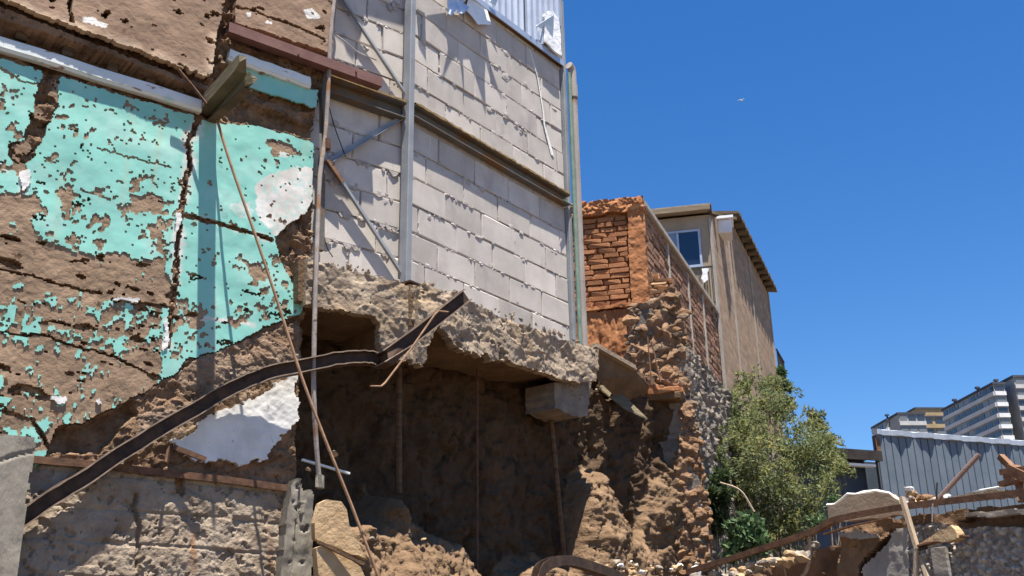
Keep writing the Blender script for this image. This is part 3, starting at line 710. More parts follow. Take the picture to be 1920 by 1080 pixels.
# ------------------------------------------------------------------ cut earth bank under the slab
M_earth = nmat('shade_toned_earth', (.048, .028, .015), (.085, .05, .027), scale=4, bump=.8, bscale=22, bdist=.03, spots=[((.028, .018, .011), 7, .58, .1), ((.10, .062, .034), 5, .70, .08), ((.06, .05, .042), 12, .68, .06)], attrs=[('loose', (.135, .082, .044), (.20, .126, .072))])  # shade put into the colour: dark bank face, lighter sunlit tone on the foot
M_soil = nmat('dry_soil', (.17, .105, .058), (.25, .16, .092), scale=4, bump=.8, bscale=34, bdist=.02, spots=[((.11, .065, .033), 14, .64, .06), ((.36, .25, .15), 20, .68, .06)])
E0 = L.w(-.85, 0, -.42); E1 = T.w(T.uz(1276, 900)[0], 0, -.42)
E = Frame(E0, math.degrees(math.atan2(E1.x - E0.x, E1.y - E0.y)))
Ue, Ze = grid_uz(-.5, (E1 - E0).length + .04, .2, cz(2.5), .013)
lit = [E.uz(x, y, .3) for x, y in ((560, 940), (600, 930), (650, 955), (700, 972), (728, 930), (741, 902), (752, 935), (770, 965), (810, 970), (830, 985), (880, 1010), (905, 1070), (950, 1100), (985, 1060), (1010, 1046), (1060, 1040), (1100, 1062), (1110, 960), (1122, 890), (1150, 868), (1172, 910), (1196, 960), (1215, 1015), (1236, 960), (1254, 885), (1290, 875), (1400, 900))]
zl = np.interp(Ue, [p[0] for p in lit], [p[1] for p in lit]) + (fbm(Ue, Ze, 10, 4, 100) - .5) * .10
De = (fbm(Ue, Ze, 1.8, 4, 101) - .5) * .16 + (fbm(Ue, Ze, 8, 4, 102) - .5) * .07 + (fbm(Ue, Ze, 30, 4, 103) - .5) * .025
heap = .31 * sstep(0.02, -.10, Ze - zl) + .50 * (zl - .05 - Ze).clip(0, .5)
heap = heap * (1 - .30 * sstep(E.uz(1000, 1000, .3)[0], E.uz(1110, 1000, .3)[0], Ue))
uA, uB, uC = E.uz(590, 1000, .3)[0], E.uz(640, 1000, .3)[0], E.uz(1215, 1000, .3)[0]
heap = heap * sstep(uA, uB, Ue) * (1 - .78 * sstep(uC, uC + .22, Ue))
loose = sstep(.06, .0, Ze - zl) * sstep(uA, uB, Ue)  # paints the sunlit tone below the lit edge, also roughens the soil there
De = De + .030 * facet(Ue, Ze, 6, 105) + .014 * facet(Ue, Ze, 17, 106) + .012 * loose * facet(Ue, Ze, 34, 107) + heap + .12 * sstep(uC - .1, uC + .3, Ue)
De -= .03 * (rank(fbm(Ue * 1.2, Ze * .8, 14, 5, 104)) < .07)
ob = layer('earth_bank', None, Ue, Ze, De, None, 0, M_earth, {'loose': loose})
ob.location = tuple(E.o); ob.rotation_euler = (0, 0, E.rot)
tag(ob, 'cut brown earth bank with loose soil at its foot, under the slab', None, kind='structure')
# ground
M_ground = nmat('ground', (.075, .055, .038), (.14, .10, .07), scale=.8, bump=.5, bscale=9, bdist=.05)
gnd = MB().add([(-900, -900, 0), (900, -900, 0), (900, 900, 0), (-900, 900, 0)], [(0, 1, 2, 3)]).build('ground', M_ground)
gnd['kind'] = 'structure'
# ================================================================== posts, rails, rods and pipes in front of the wall
I_PROF = [(-.032, -.055), (.032, -.055), (.032, -.047), (.005, -.047), (.005, .047), (.032, .047), (.032, .055), (-.032, .055), (-.032, .047), (-.005, .047), (-.005, -.047), (-.032, -.047)]
def sc_prof(p, a, b): return [(x * a, y * b) for x, y in p]
# bent beam leaning up across the wall
pts = [L.p3(20, 985, .12), L.p3(110, 925, .11), L.p3(200, 868, .10), L.p3(300, 805, .10), L.p3(400, 747, .10), L.p3(480, 708, .12), L.p3(560, 688, .15)]
pts2 = [L.p3(640, 673, .20), L.p3(690, 671, .24), L.p3(714, 678, .27)]
path = curve(pts + pts2, 5)
path += [Rb.p3(728, 668, .42), Rb.p3(770, 634, .46), Rb.p3(820, 595, .52), Rb.p3(874, 553, .58)]
mb = MB(); path = [p + Vector((random.uniform(-.003, .003), random.uniform(-.003, .003), random.uniform(-.004, .004))) for p in path]
mb.sweep(path, sc_prof(I_PROF, .9, .70))
br = thing('bent_steel_beam', 'long rusty steel beam, bent and kinked, leaning up across the wall', 'steel beam')
mb.build('beam', M_darksteel, br)
M_flange = nmat('pale_flange', (.17, .12, .085), (.30, .22, .16), scale=20, rough=.7, bump=.3, bscale=90, bdist=.003)  # paler steel along the flange edges
for sgn in (1, -1):
    fl = MB(); off = []
    n = len(path)
    fl.sweep([p for p in path], [(.0292, sgn * .0325), (.0310, sgn * .0325), (.0310, sgn * .0392), (.0292, sgn * .0392)]); fl.build('flange_edge', M_flange, br)
    fl = MB(); fl.sweep([p for p in path], [(-.0292, sgn * .0325), (-.0310, sgn * .0325), (-.0310, sgn * .0392), (-.0292, sgn * .0392)]); fl.build('flange_edge', M_flange, br)
# bolt holes with light through them: light painted as small bright discs on the web
for x, y in ((350, 793), (515, 713), (230, 866)):
    p = L.p3(x, y, .113); q = p + Vector(tuple(L.n)) * .004
    MB().tube([p, q], .006, 8).build('lit_bolt_hole', M_mould, br)
# thin bent rod hooked on it
rd = MB().tube([Rb.p3(840, 585, .62), Rb.p3(822, 583, .62), Rb.p3(815, 590, .62), Rb.p3(770, 655, .60), Rb.p3(722, 718, .58), Rb.p3(715, 724, .58), Rb.p3(694, 724, .58)], .0055, 6)
tag(rd.build('bent_rod', M_rustlight), 'thin bent rod hanging from the kinked end of the steel beam', 'rod')
# angle iron lying on the base wall
mb = MB(); path = [L.p3(40, 853, .05), L.p3(190, 866, .055), L.p3(300, 880, .055), L.p3(420, 893, .055), L.p3(556, 912, .05)]
mb.sweep(path, [(-.05, 0), (.012, 0), (.012, -.036), (.006, -.036), (.006, -.006), (-.05, -.006)])
tag(mb.build('angle_iron', M_rust), 'rusty angle iron lying level along the top of the base wall', 'steel beam')
# twisted bits under the beam
mb = MB(); mb.bar(L.p3(318, 835, .10), L.p3(312, 868, .12), .012, .03); tag(mb.build('steel_scrap', M_rust), 'small upright rusty scrap between bent beam and angle iron', 'scrap')
mb = MB(); mb.bar(L.p3(325, 838, .09), L.p3(386, 862, .13), .02, .026); tag(mb.build('flat_bar', M_rust), 'short flat rusty bar lying at the foot of the white patch', 'bar')
# long thin rod leaning out from the beam stub to the ground
path = curve([L.p3(404, 214, .06), L.p3(430, 300, .13), L.p3(480, 445, .24), L.p3(525, 580, .33), L.p3(565, 705, .42), L.p3(610, 825, .50), L.p3(660, 950, .58), L.p3(720, 1110, .68), L.p3(820, 1380, .8)], 4)
tag(MB().tube(path, .0085, 7).build('leaning_rod', M_rustlight), 'long thin rusty rod leaning from the broken joist to the ground', 'rod')
# vertical bent pipe before the narrow bay
path = curve([L.p3(640, -80, .05), L.p3(622, 40, .06), L.p3(616, 150, .07), L.p3(610, 255, .08), L.p3(600, 330, .10), L.p3(594, 470, .14), L.p3(590, 600, .16), L.p3(588, 720, .16), L.p3(592, 820, .15), L.p3(599, 905, .14)], 4)
vp = thing('bent_pipe', 'bent grey pipe standing upright between painted wall and block wall', 'pipe')
MB().tube(path, .014, 8, .05).build('pipe', M_pole, vp)
MB().tube([L.p3(613, 262, .082), L.p3(612, 280, .082)], .024, 8, .2).build('pipe_coupling', M_rust, vp)
MB().tube([L.p3(602, 892, .14), L.p3(598, 915, .14)], .026, 8, .3).build('concrete_clod', M_post, vp)
path = [L.p3(628, -40, .0), L.p3(606, 180, .0), L.p3(602, 330, .0), L.p3(600, 470, .0)]
tag(MB().sweep(path, [(-.02, -.02), (.02, -.02), (.02, .02), (-.02, .02)]).build('square_post', M_channel), 'dark square steel post behind the bent pipe', 'post')
# thin wires on the narrow bay
tag(MB().tube(curve([L.p3(617, 200, -.05), L.p3(628, 240, -.04), L.p3(648, 294, -.05)], 4), .0035, 5).build('loose_wire', M_darksteel), 'loose thin wire hanging in the upper narrow bay', 'wire')
tag(MB().tube(curve([L.p3(606, 340, -.04), L.p3(603, 410, -.03), L.p3(612, 460, -.05), L.p3(624, 482, -.06)], 4), .0035, 5).build('loose_wire', M_darksteel), 'loose thin wire hanging down the lower narrow bay beside the pipe', 'wire')
tag(MB().tube(curve([L.p3(625, 62, -.04), L.p3(650, 80, -.05), L.p3(672, 98, -.06), L.p3(706, 113, -.065)], 4), .004, 5).build('cord', M_mortar), 'pale cord stretched across the top of the narrow bay', 'cord')

# broken joist sticking out of the wall
js = thing('broken_joist', 'splintered timber joist jutting out of the wall above the crack', 'joist', L)
u, z = L.uz(386, 205); prof = [(-.045, -.055), (.045, -.06), (.045, .06), (-.045, .055)]
mb = MB()
def splinter(ui, zi, w, h, l, tip, sk):
    vs = [(ui - w, .06, zi - h), (ui + w, .06, zi - h), (ui + w, .06, zi + h), (ui - w, .06, zi + h),
          (ui - w, -l * .88, zi - h * .8 + sk), (ui + w, -l * .90, zi - h * .7 + sk), (ui + w, -l * .86, zi + h * .9 + sk), (ui - w, -l * .91, zi + h + sk),
          (ui - w * .5 + tip[0], -l * .96, zi - h * .4 + tip[1] + sk), (ui + w * .2 + tip[0], -l, zi + tip[1] + sk), (ui + w * .5 + tip[0], -l * .97, zi + h * .5 + tip[1] + sk), (ui - w * .6 + tip[0], -l * .95, zi + h * .6 + tip[1] + sk)]
    return vs, [(3, 2, 1, 0)] + [(a + k, a + (k + 1) % 4, a + 4 + (k + 1) % 4, a + 4 + k) for a in (0, 4) for k in range(4)] + [(8, 9, 10, 11)]
mb.add(*splinter(u - .012, z + .012, .034, .05, .58, (-.01, .02, .85), .015)); mb.build('joist_body', M_greytimber, js)
mb = MB(); mb.add(*splinter(u + .042, z - .022, .014, .042, .60, (.01, -.03, .8), -.02)); mb.build('split_plank', M_greytimber, js)
mb = MB(); mb.bar((u + .03, .05, z - .082), (u + .045, -.50, z - .09), .05, .012); mb.build('under_lath', M_timber, js)
tag(MB().tube([L.p3(334, 130, .11), L.p3(362, 163, .10), L.p3(388, 196, .13)], .009, 6).build('bent_nail_rod', M_rust), 'short rusty rod bent down onto the broken joist', 'rod')

# concrete posts
cp = thing('concrete_post', 'pale cracked concrete post at the left edge before the wall', 'post', L)
Up, Zp = grid_uz(-2.75, -1.75, 0.6, 2.85, .01)
pm = inpoly(Up + (fbm(Up, Zp, 18, 3, 201) - .5) * .012, Zp + (fbm(Up, Zp, 18, 3, 202) - .5) * .012, L.poly([(-60, 812), (20, 812), (66, 818), (70, 832), (62, 870), (54, 920), (46, 985), (36, 1080), (0, 1400), (-120, 1400)], .3))
layer('post_shaft', cp, Up, Zp, .30 + (fbm(Up, Zp, 6, 3, 203) - .5) * .014 - .012 * (segdist(Up, Zp, L.poly([(-20, 872), (20, 856), (64, 846)], .3)) < .005), pm, .16, M_post)
cp2 = thing('concrete_post', 'broken concrete post with two prongs between base wall and soil heap', 'post', L)
Up, Zp = grid_uz(-.95, -.45, 0.6, 2.75, .008)
pp = L.poly([(546, 912), (552, 898), (566, 895), (572, 908), (574, 918), (583, 916), (590, 930), (588, 985), (586, 1080), (584, 1400), (500, 1400), (526, 1080), (534, 990), (540, 940)], .12)
pm = inpoly(Up + (fbm(Up, Zp, 22, 3, 204) - .5) * .016, Zp + (fbm(Up, Zp, 22, 3, 205) - .5) * .016, pp)
gap = segdist(Up, Zp, L.poly([(568, 905), (562, 960), (556, 1080), (540, 1400)], .12))
Dp = .12 + (fbm(Up, Zp, 8, 3, 206) - .5) * .02 - .025 * (gap < .012 + .012 * fbm(Up, Zp, 9, 3, 207)) - .02 * (rank(fbm(Up, Zp, 20, 4, 208)) < .08) * (gap < .06)
layer('post_shaft', cp2, Up, Zp, Dp, pm, .15, M_post)
# pale rubble beside it
M_tanplaster = nmat('tan_plaster', (.36, .235, .125), (.50, .35, .20), scale=6, bump=.5, bscale=30, bdist=.02, spots=[((.2, .12, .06), 10, .64, .07), ((.6, .46, .32), 8, .66, .08)])
def chunk(name, label, frame, pts, d0, d1, mat, tilt=0.0, seed=0, cat='debris', step=.05, amp=.008):
    o = MB().prism(ragged(frame.poly(pts, d1), step, amp, seed), d0, d1).build(name, mat, None, loc=tuple(frame.o)); o.rotation_euler = (0, 0, frame.rot)
    return tag(o, label, cat)
chunk('plaster_slab', 'large tan slab of fallen plaster leaning by the pronged post', L, [(600, 944), (612, 936), (640, 940), (650, 956), (656, 985), (668, 1012), (690, 1050), (640, 1030), (592, 1010), (590, 980)], .22, .26, M_tanplaster, seed=1)
chunk('plaster_slab', 'lower tan plaster slab lying below the larger slab', L, [(592, 1028), (606, 1022), (640, 1040), (676, 1062), (694, 1100), (600, 1100), (596, 1060)], .31, .36, M_tanplaster, seed=2)
tag(MB().bar(L.p3(596, 1016, .36), L.p3(682, 1058, .40), .02, .016).build('thin_stick', M_timber), 'thin dark stick lying between the two tan slabs', 'stick')
# things hanging in the dark under the slab
tag(MB().bar(L.p3(566, 862, .02), L.p3(655, 888, .03), .02, .012).build('pale_pipe', M_mould), 'short pale pipe end poking out beside the bent pipe', 'pipe')
def clod(name, label, p, s, seed, mat=None):
    me = rock_mesh(seed, 2, name=name); me.materials.append(mat or M_tanplaster)
    return tag(link(name, me, None, None, p, (seed, seed * 2, seed), s), label, 'debris')
clod('mud_clod', 'tan mud clod stuck beside the leaning rod', L.p3(626, 850, .05), (.05, .04, .05), 11)
clod('mud_clod', 'tan mud clod hanging left of the bent pipe', L.p3(578, 880, .07), (.03, .04, .09), 12)
for x, y0, y1, d, r, lb in ((748, 690, 925, -.28, .022, 'dark post half hidden under the slab near the soil peak'), (895, 680, 1075, -.22, .008, 'thin rusty rod hanging straight down in the dark bank'), (1040, 770, 1045, -.15, .02, 'slim pale-edged post under the concrete stub'), (1078, 775, 1040, -.3, .03, 'thicker dark post behind the concrete stub')):
    o = MB().tube([Rb.p3(x + (8 if x == 1040 else 0) * -1, y0, d), Rb.p3(x + (18 if x == 1040 else 0), y1, d)], r, 7).build('hanging_rod' if r < .01 else 'dark_post', M_rust if r < .01 else M_timber); tag(o, lb, 'rod' if r < .01 else 'post')

# ------------------------------------------------------------------ corrugated sheets at the top
M_zinc = nmat('zinc_sheet', (.47, .50, .55), (.60, .63, .67), scale=4, rough=.38, bump=.05, bscale=30, metal=.55, spots=[((.40, .36, .33), 5, .66, .1, (1, 1, .4))], spec=.5)
M_whitefilm = nmat('torn_white_film', (.70, .71, .72), (.82, .82, .82), scale=8, rough=.6, bump=.4, bscale=20, bdist=.02, spots=[((.25, .27, .30), 10, .70, .04)])
cs = thing('corrugated_cladding', 'light zinc corrugated cladding at the top of the block wall', 'cladding', Rb)
zb_ = cz(5.10); 
def corr(u0, u1, z0f, z1, d, pitch, amp, name, mat, n=8):
    vs = []; fs = []; nu = int((u1 - u0) / pitch * n)
    for i in range(nu + 1):
        u = u0 + (u1 - u0) * i / nu; q = (u / pitch) % 1; w = amp * (1 if q < .16 else (-1 if .26 < q < .9 else (1 - 2 * (q - .16) / .10 if q < .26 else -1 + 2 * (q - .9) / .10)))
        vs += [(u, -(d + w), z0f(u)), (u, -(d + w), z1)]
    fs = [(2 * i, 2 * i + 2, 2 * i + 3, 2 * i + 1) for i in range(nu)]
    mbx = MB().add(vs, fs); o = mbx.build(name, mat, cs); sd = o.modifiers.new('thickness', 'SOLIDIFY'); sd.thickness = .002; return o
corr(.80, 1.44, lambda u: zb_ + .012 * math.sin(u * 21), cz(6.3), -.03, .085, .012, 'sheet', M_zinc)
corr(1.40, 1.935, lambda u: zb_ + .01 * math.sin(u * 17) + (.0 if u < 1.72 else .34 * (u - 1.72) / .2), cz(6.3), -.012, .085, .012, 'sheet', M_zinc)
corr(-.0, .84, lambda u: cz(5.42) + .03 * math.sin(u * 15), cz(6.3), -.03, .085, .012, 'sheet', M_zinc)
# brown drip board below the sheets and white film at the corner
MB().box(.55, 1.94, -.054, -.02, zb_ - .045, zb_ - .005, .004).build('drip_board', M_timber, cs)
MB().box(.55, 1.94, -.019, -.010, zb_ - .050, zb_ + .004).build('flashing', M_zinc, cs)
pf = Rb.poly([(1021, 26), (1036, 20), (1047, 34), (1051, 60), (1053, 104), (1040, 96), (1022, 78)], .02)
MB().prism(ragged(pf, .03, .008, 3), .004, .02).build('torn_film', M_whitefilm, cs)
# crumpled torn sheet sticking out over the bay: bent strips that cast the jagged shadow
ts = thing('torn_sheet', 'crumpled white and blue torn metal sheet curling out above the bay', 'metal sheet', Rb)
_s = -np.array(SUNV) / SUNV.z
SN_R, SU_R, SN_L, SU_L = -_s @ Rb.n, _s @ Rb.e, -_s @ L.n, _s @ L.e
def flap(name, pts, mat):
    """polygon fan of 3-D points (u, d, z)"""
    mbx = MB().add([(u, -d, z) for u, d, z in pts], [(0, i, i + 1) for i in range(1, len(pts) - 1)])
    o = mbx.build(name, mat, ts); sd = o.modifiers.new('thickness', 'SOLIDIFY'); sd.thickness = .003; return o
def sh(x, y, d):   # the point at distance d from the wall whose shadow falls at (x, y) on the blocks
    u, z = Rb.uz(x, y, -.05); k = (d + .05) / SN_R; return (u - SU_R * k, d, z + k)
def vis(x, y, d):
    u, z = Rb.uz(x, y, d); return (u, d, z)
M_bluesheet = nmat('blue_white_sheet', (.42, .52, .66), (.66, .70, .74), scale=7, rough=.35, bump=.1, bscale=20, metal=.3, lo=.42, hi=.55)
flap('sheet_fold', [vis(838, -6, -.03), vis(880, -6, -.03), vis(868, 6, .0), vis(846, 30, .005), vis(839, 24, -.02)], M_bluesheet)
flap('sheet_fold', [vis(880, -8, -.03), vis(905, -8, -.03), vis(921, 46, .0), vis(896, 46, .01), vis(884, 30, .0), vis(872, 18, -.01)], M_whitefilm)
flap('sheet_fold', [vis(862, 2, -.01), vis(880, 14, .012), vis(868, 26, .015), vis(856, 24, .01)], M_bluesheet)
# jagged tongues reaching out, their tips placed by the shadow they throw
flap('sheet_tongue', [sh(800, 28, .0), sh(850, 20, .0), sh(905, 60, .02), sh(911, 104, .05), sh(868, 104, .05), sh(846, 78, .03)], M_zinc)
flap('sheet_tongue', [sh(845, 72, .05), sh(862, 98, .07), sh(848, 112, .11), sh(829, 150, .18)], M_zinc)
flap('sheet_tongue', [sh(860, 94, .06), sh(868, 100, .07), sh(871, 186, .22)], M_zinc)
flap('sheet_tongue', [sh(878, 98, .06), sh(911, 100, .06), sh(909, 155, .15), sh(912, 208, .25), sh(893, 138, .13)], M_zinc)
flap('sheet_tongue', [sh(907, 98, .06), sh(916, 102, .06), sh(943, 185, .2), sh(922, 150, .14)], M_zinc)
flap('sheet_tongue', [sh(782, 20, .0), sh(797, 28, .0), sh(798, 60, .06), sh(800, 104, .14), sh(786, 78, .08)], M_zinc)
flap('sheet_tongue', [sh(1003, 104, .0), sh(1035, 120, .0), sh(1032, 148, .06)], M_zinc)
flap('sheet_tongue', [sh(914, 62, .0), sh(925, 70, .0), sh(933, 96, .05)], M_zinc)
ts2 = thing('torn_sheet', 'bent metal flap above the narrow bay, out over the brace', 'metal sheet', L)
def shL(x, y, d):
    u, z = L.uz(x, y, -.085); k = (d + .085) / SN_L; return (u - SU_L * k, -d, z + k)
mbx = MB(); 
for poly in ([(625, -30, .05), (690, -20, .05), (678, 62, .16), (672, 80, .17), (662, 116, .24), (650, 100, .22), (645, 82, .18), (625, 66, .14)], [(690, -20, .05), (770, 0, .05), (768, 50, .12), (735, 42, .12), (690, 30, .10), (676, 34, .10)]):
    b0 = [shL(*p) for p in poly]; mbx.add(b0, [(0, i, i + 1) for i in range(1, len(b0) - 1)])
o = mbx.build('sheet_flap', M_zinc, ts2); sd = o.modifiers.new('thickness', 'SOLIDIFY'); sd.thickness = .003

# ------------------------------------------------------------------ pipes at the wall's far edge
M_green = nmat('green_pipe', (.12, .19, .15), (.19, .27, .21), scale=8, rough=.55, bump=.15, bscale=50, spots=[((.2, .13, .08), 12, .68, .06)])
M_greypipe = nmat('grey_brown_pipe', (.25, .215, .19), (.35, .31, .28), scale=5, rough=.7, bump=.2, bscale=50, stretch=(1, 1, .4), spots=[((.26, .15, .09), 5, .60, .1)])
pg = thing('green_pipe', 'thin green pipe running up the far edge of the block wall', 'pipe', Rb)
ug_ = 1.99
MB().tube([(ug_, -.005, cz(2.42)), (ug_, -.005, cz(5.0))], .017, 8).build('pipe', M_green, pg)
MB().tube([(1.80, -.02, Rb.uz(1055, 378)[1]), (2.03, .02, Rb.uz(1070, 380)[1])], .008, 6).build('branch', M_green, pg)
pd = thing('drain_pipe', 'grey brown drain pipe with a coupling at the wall corner', 'pipe', Rb)
ud = 2.048
MB().tube([(ud, .0, cz(2.40)), (ud, .0, cz(4.85)), (ud, .0, cz(5.04)), (ud - .012, .0, cz(5.075)), (ud - .05, .0, cz(5.085))], .036, 10).build('pipe', M_greypipe, pd)
MB().tube([(ud, .0, cz(4.78)), (ud, .0, cz(4.90))], .043, 10).build('coupling', M_greypipe, pd)
for k, (uu, lb) in enumerate(((2.012, 'thin dark cable nearest the green pipe'), (2.02, 'thin dark cable nearest the drain pipe'))):
    tag(MB().tube([Rb.w(uu, cz(2.4), -.02), Rb.w(uu + .004, cz(3.6), -.02), Rb.w(uu, cz(5.0), -.02)], .005, 5).build('cable', M_darksteel), lb, 'cable')
# ================================================================== orange brick building, rubble wall, beige house
M_obrick = nmat('orange_brick', (.30, .122, .052), (.42, .195, .09), scale=6, bump=.6, bscale=30, bdist=.012, rnd=.13, spots=[((.20, .075, .03), 12, .64, .07), ((.52, .27, .13), 8, .66, .08)])
M_oplaster = nmat('orange_plaster', (.29, .115, .045), (.40, .175, .075), scale=5, bump=.5, bscale=30, bdist=.012, spots=[((.16, .06, .025), 14, .66, .05), ((.50, .26, .12), 6, .66, .08)])
M_tanbrick = nmat('tan_brick', (.46, .25, .125), (.60, .38, .22), scale=6, bump=.5, bscale=30, bdist=.01, rnd=.12)
M_sbrick = nmat('brown_red_brick', (.19, .098, .06), (.32, .19, .125), scale=6, bump=.6, bscale=30, bdist=.012, rnd=.25, spots=[((.40, .30, .22), 7, .64, .08), ((.10, .055, .036), 11, .64, .06)])
M_smortar = nmat('pale_mortar', (.20, .15, .11), (.34, .27, .21), scale=12, bump=.6, bscale=40, bdist=.01)
M_cement = nmat('cement_rib', (.30, .26, .215), (.40, .35, .30), scale=5, bump=.4, bscale=40, bdist=.01)
brick_meshes = []
for k in range(7):
    mb = MB(); mb.box(-.5, .5, -.5, .5, -.5, .5); rr = random.Random(50 + k)
    bm = bmesh.new(); bmesh.ops.create_cube(bm, size=1.0)
    bmesh.ops.bevel(bm, geom=list(bm.edges), offset=.10, segments=1, affect='EDGES', profile=.5)
    for v in bm.verts: v.co += Vector((rr.uniform(-.05, .05), rr.uniform(-.05, .05), rr.uniform(-.06, .06)))
    me = bpy.data.meshes.new('brick'); bm.to_mesh(me); bm.free(); brick_meshes.append(me)
def bricks_of(mat):
    out = []
    for me in brick_meshes:
        c = me.copy(); c.materials.append(mat); out.append(c)
    return out
def lay_bricks(parent, meshes, u0, u1, z0, nrow, ch, blen, d, depth, rs, skip=None, wob=.004, gap=.012, vgap=.012):
    for r in range(nrow):
        u = u0 - rs.uniform(0, blen); z = z0 + (r + .5) * ch
        while u < u1 - .02:
            l = blen * rs.uniform(.75, 1.2); a, b = max(u, u0), min(u + l, u1)
            if b - a > .03 and not (skip and skip((a + b) / 2, z)):
                o = link('brick', rs.choice(meshes), parent)
                o.location = ((a + b) / 2, -(d - depth / 2 + rs.uniform(-.008, .006)), z + rs.uniform(-wob, wob))
                o.scale = (b - a - gap, depth, ch - vgap); o.rotation_euler = (0, rs.uniform(-.02, .02), rs.uniform(-.02, .02))
            u += l
rs = random.Random(12)
ob_ = thing('brick_building', 'orange painted brick building end with plastered corner and long brown side wall', 'building', FR)
bm_o = bricks_of(M_obrick)
lay_bricks(ob_, bm_o, -.86, -.165, cz(3.455), 17, .0555, .20, .012, .10, rs, vgap=.008)
MB().box(-2.2, -.02, -.5, -.028, cz(2.6), cz(4.50)).build('wall_body', M_oplaster, ob_)
# plaster pilaster, cornice, ledge and streaked panel as relief
Uo, Zo = grid_uz(-.90, .02, cz(2.75), cz(4.62), .008)
wob = lambda s, a: (fbm(Uo, Zo, 14, 4, s) - .5) * a
pil = inpoly(Uo + wob(301, .03), Zo + wob(302, .03), [(-.17, cz(3.43)), (.012, cz(3.43)), (.012, cz(4.44)), (-.165, cz(4.44))])
layer('corner_plaster', ob_, Uo, Zo, .03 + wob(303, .02), pil, .10, M_oplaster)
cor = inpoly(Uo + wob(304, .03), Zo + wob(305, .05), [(-.9, cz(4.40)), (-.25, cz(4.43)), (.015, cz(4.42)), (.015, cz(4.575)), (-.15, cz(4.59)), (-.5, cz(4.575)), (-.9, cz(4.575))])
layer('cornice', ob_, Uo, Zo, .045 + wob(306, .06) + (fbm(Uo, Zo, 34, 3, 307) - .5) * .03, cor, .45, M_oplaster)
led = inpoly(Uo + wob(308, .02), Zo + wob(309, .03), [(-.9, cz(3.405)), (-.2, cz(3.42)), (.0, cz(3.40)), (.0, cz(3.455)), (-.2, cz(3.465)), (-.9, cz(3.455))])
layer('ledge', ob_, Uo, Zo, .035 + wob(310, .02), led, .12, M_oplaster)
pan = inpoly(Uo + wob(311, .03), Zo + wob(312, .03), [(-.9, cz(2.78)), (-.235, cz(2.78)), (-.225, cz(3.41)), (-.9, cz(3.41))])
layer('streaked_panel', ob_, Uo, Zo, .015 + (fbm(Uo * 3.2, Zo * .4, 12, 3, 313) - .5) * .035 + wob(314, .02), pan, .08, M_oplaster)
# side wall: bricks one by one, cement ribs and coping
side = bpy.data.objects.new('side_wall', None)
sd_body = MB().box(.05, 3.62, -.35, -.035, cz(3.2), cz(4.50)).build('side_wall', M_smortar, ob_)
sd_body.rotation_euler = (0, 0, S.rot - FR.rot)
bm_s = bricks_of(M_sbrick)
uc = 3.64
lay_bricks(sd_body, bm_s, .04, 3.6, cz(3.28), 17, .0715, .26, -.002, .10, rs, vgap=.016, gap=.018)
for u in (1.02, 1.95, 2.75):
    MB().box(u - .035, u + .035, -.05, .006, cz(3.25), cz(4.46), .008, .004).build('cement_rib', M_cement, sd_body)
MB().box(.0, 3.66, -.40, .030, cz(4.475), cz(4.54), .012, .004).build('coping', M_cement, sd_body)

# rubble stone wall: end section and dark side
sw = thing('stone_wall', 'thick rubble stone wall seen at its broken end, bushes beside it', 'wall', T)
M_stone = nmat('wall_stone', (.205, .14, .088), (.335, .24, .16), scale=3, bump=.8, bscale=9, bdist=.06, rnd=.28, spots=[((.12, .085, .06), 5, .62, .08), ((.45, .37, .28), 6, .68, .08)])
M_ostone = nmat('orange_stone', (.275, .145, .07), (.40, .235, .125), scale=3, bump=.8, bscale=9, bdist=.06, rnd=.22, spots=[((.17, .07, .03), 5, .62, .08), ((.5, .36, .22), 6, .66, .08)])
M_clay = nmat('clay_mortar', (.185, .105, .058), (.31, .185, .108), scale=7, bump=.9, bscale=30, bdist=.03, spots=[((.10, .055, .03), 11, .6, .08), ((.40, .29, .19), 9, .66, .08)])
tpoly_px = [(1176, 585), (1185, 570), (1225, 562), (1262, 528), (1274, 560), (1286, 640), (1290, 700), (1303, 780), (1314, 870), (1326, 960), (1334, 1060), (1340, 1300), (1235, 1300), (1255, 1060), (1262, 900), (1276, 800), (1276, 745), (1180, 742), (1180, 660)]
tp = T.poly(tpoly_px)
Ut, Zt = grid_uz(-.62, .25, cz(.2), cz(3.5), .012)
mT = inpoly(Ut + (fbm(Ut, Zt, 12, 3, 321) - .5) * .05, Zt + (fbm(Ut, Zt, 12, 3, 322) - .5) * .05, tp)
layer('clay_core', sw, Ut, Zt, -.006 + .03 * facet(Ut, Zt, 14, 325) + (fbm(Ut, Zt, 9, 4, 323) - .5) * .05, mT, .55, M_clay)
st_meshes = [rock_mesh(400 + k, 2) for k in range(8)]
st_grey = []; st_or = []
for me in st_meshes:
    a_ = me.copy(); a_.materials.append(M_stone); st_grey.append(a_); b_ = me.copy(); b_.materials.append(M_ostone); st_or.append(b_)
placed = []
tries = 0
tu = [p[0] for p in tp]; tz = [p[1] for p in tp]
while tries < 9000 and len(placed) < 290:
    tries += 1
    u, z = rs.uniform(min(tu), max(tu)), rs.uniform(cz(.55), max(tz))
    r = rs.choice((.07, .052, .042, .036, .03)) if tries < 2500 else rs.choice((.030, .024, .019))
    if not bool(inpoly(np.array([u]), np.array([z]), tp)[0]): continue
    if any(math.hypot((u - a[0]) * .8, (z - a[1]) * 1.25) < (r + a[2]) * .64 for a in placed): continue
    placed.append((u, z, r))
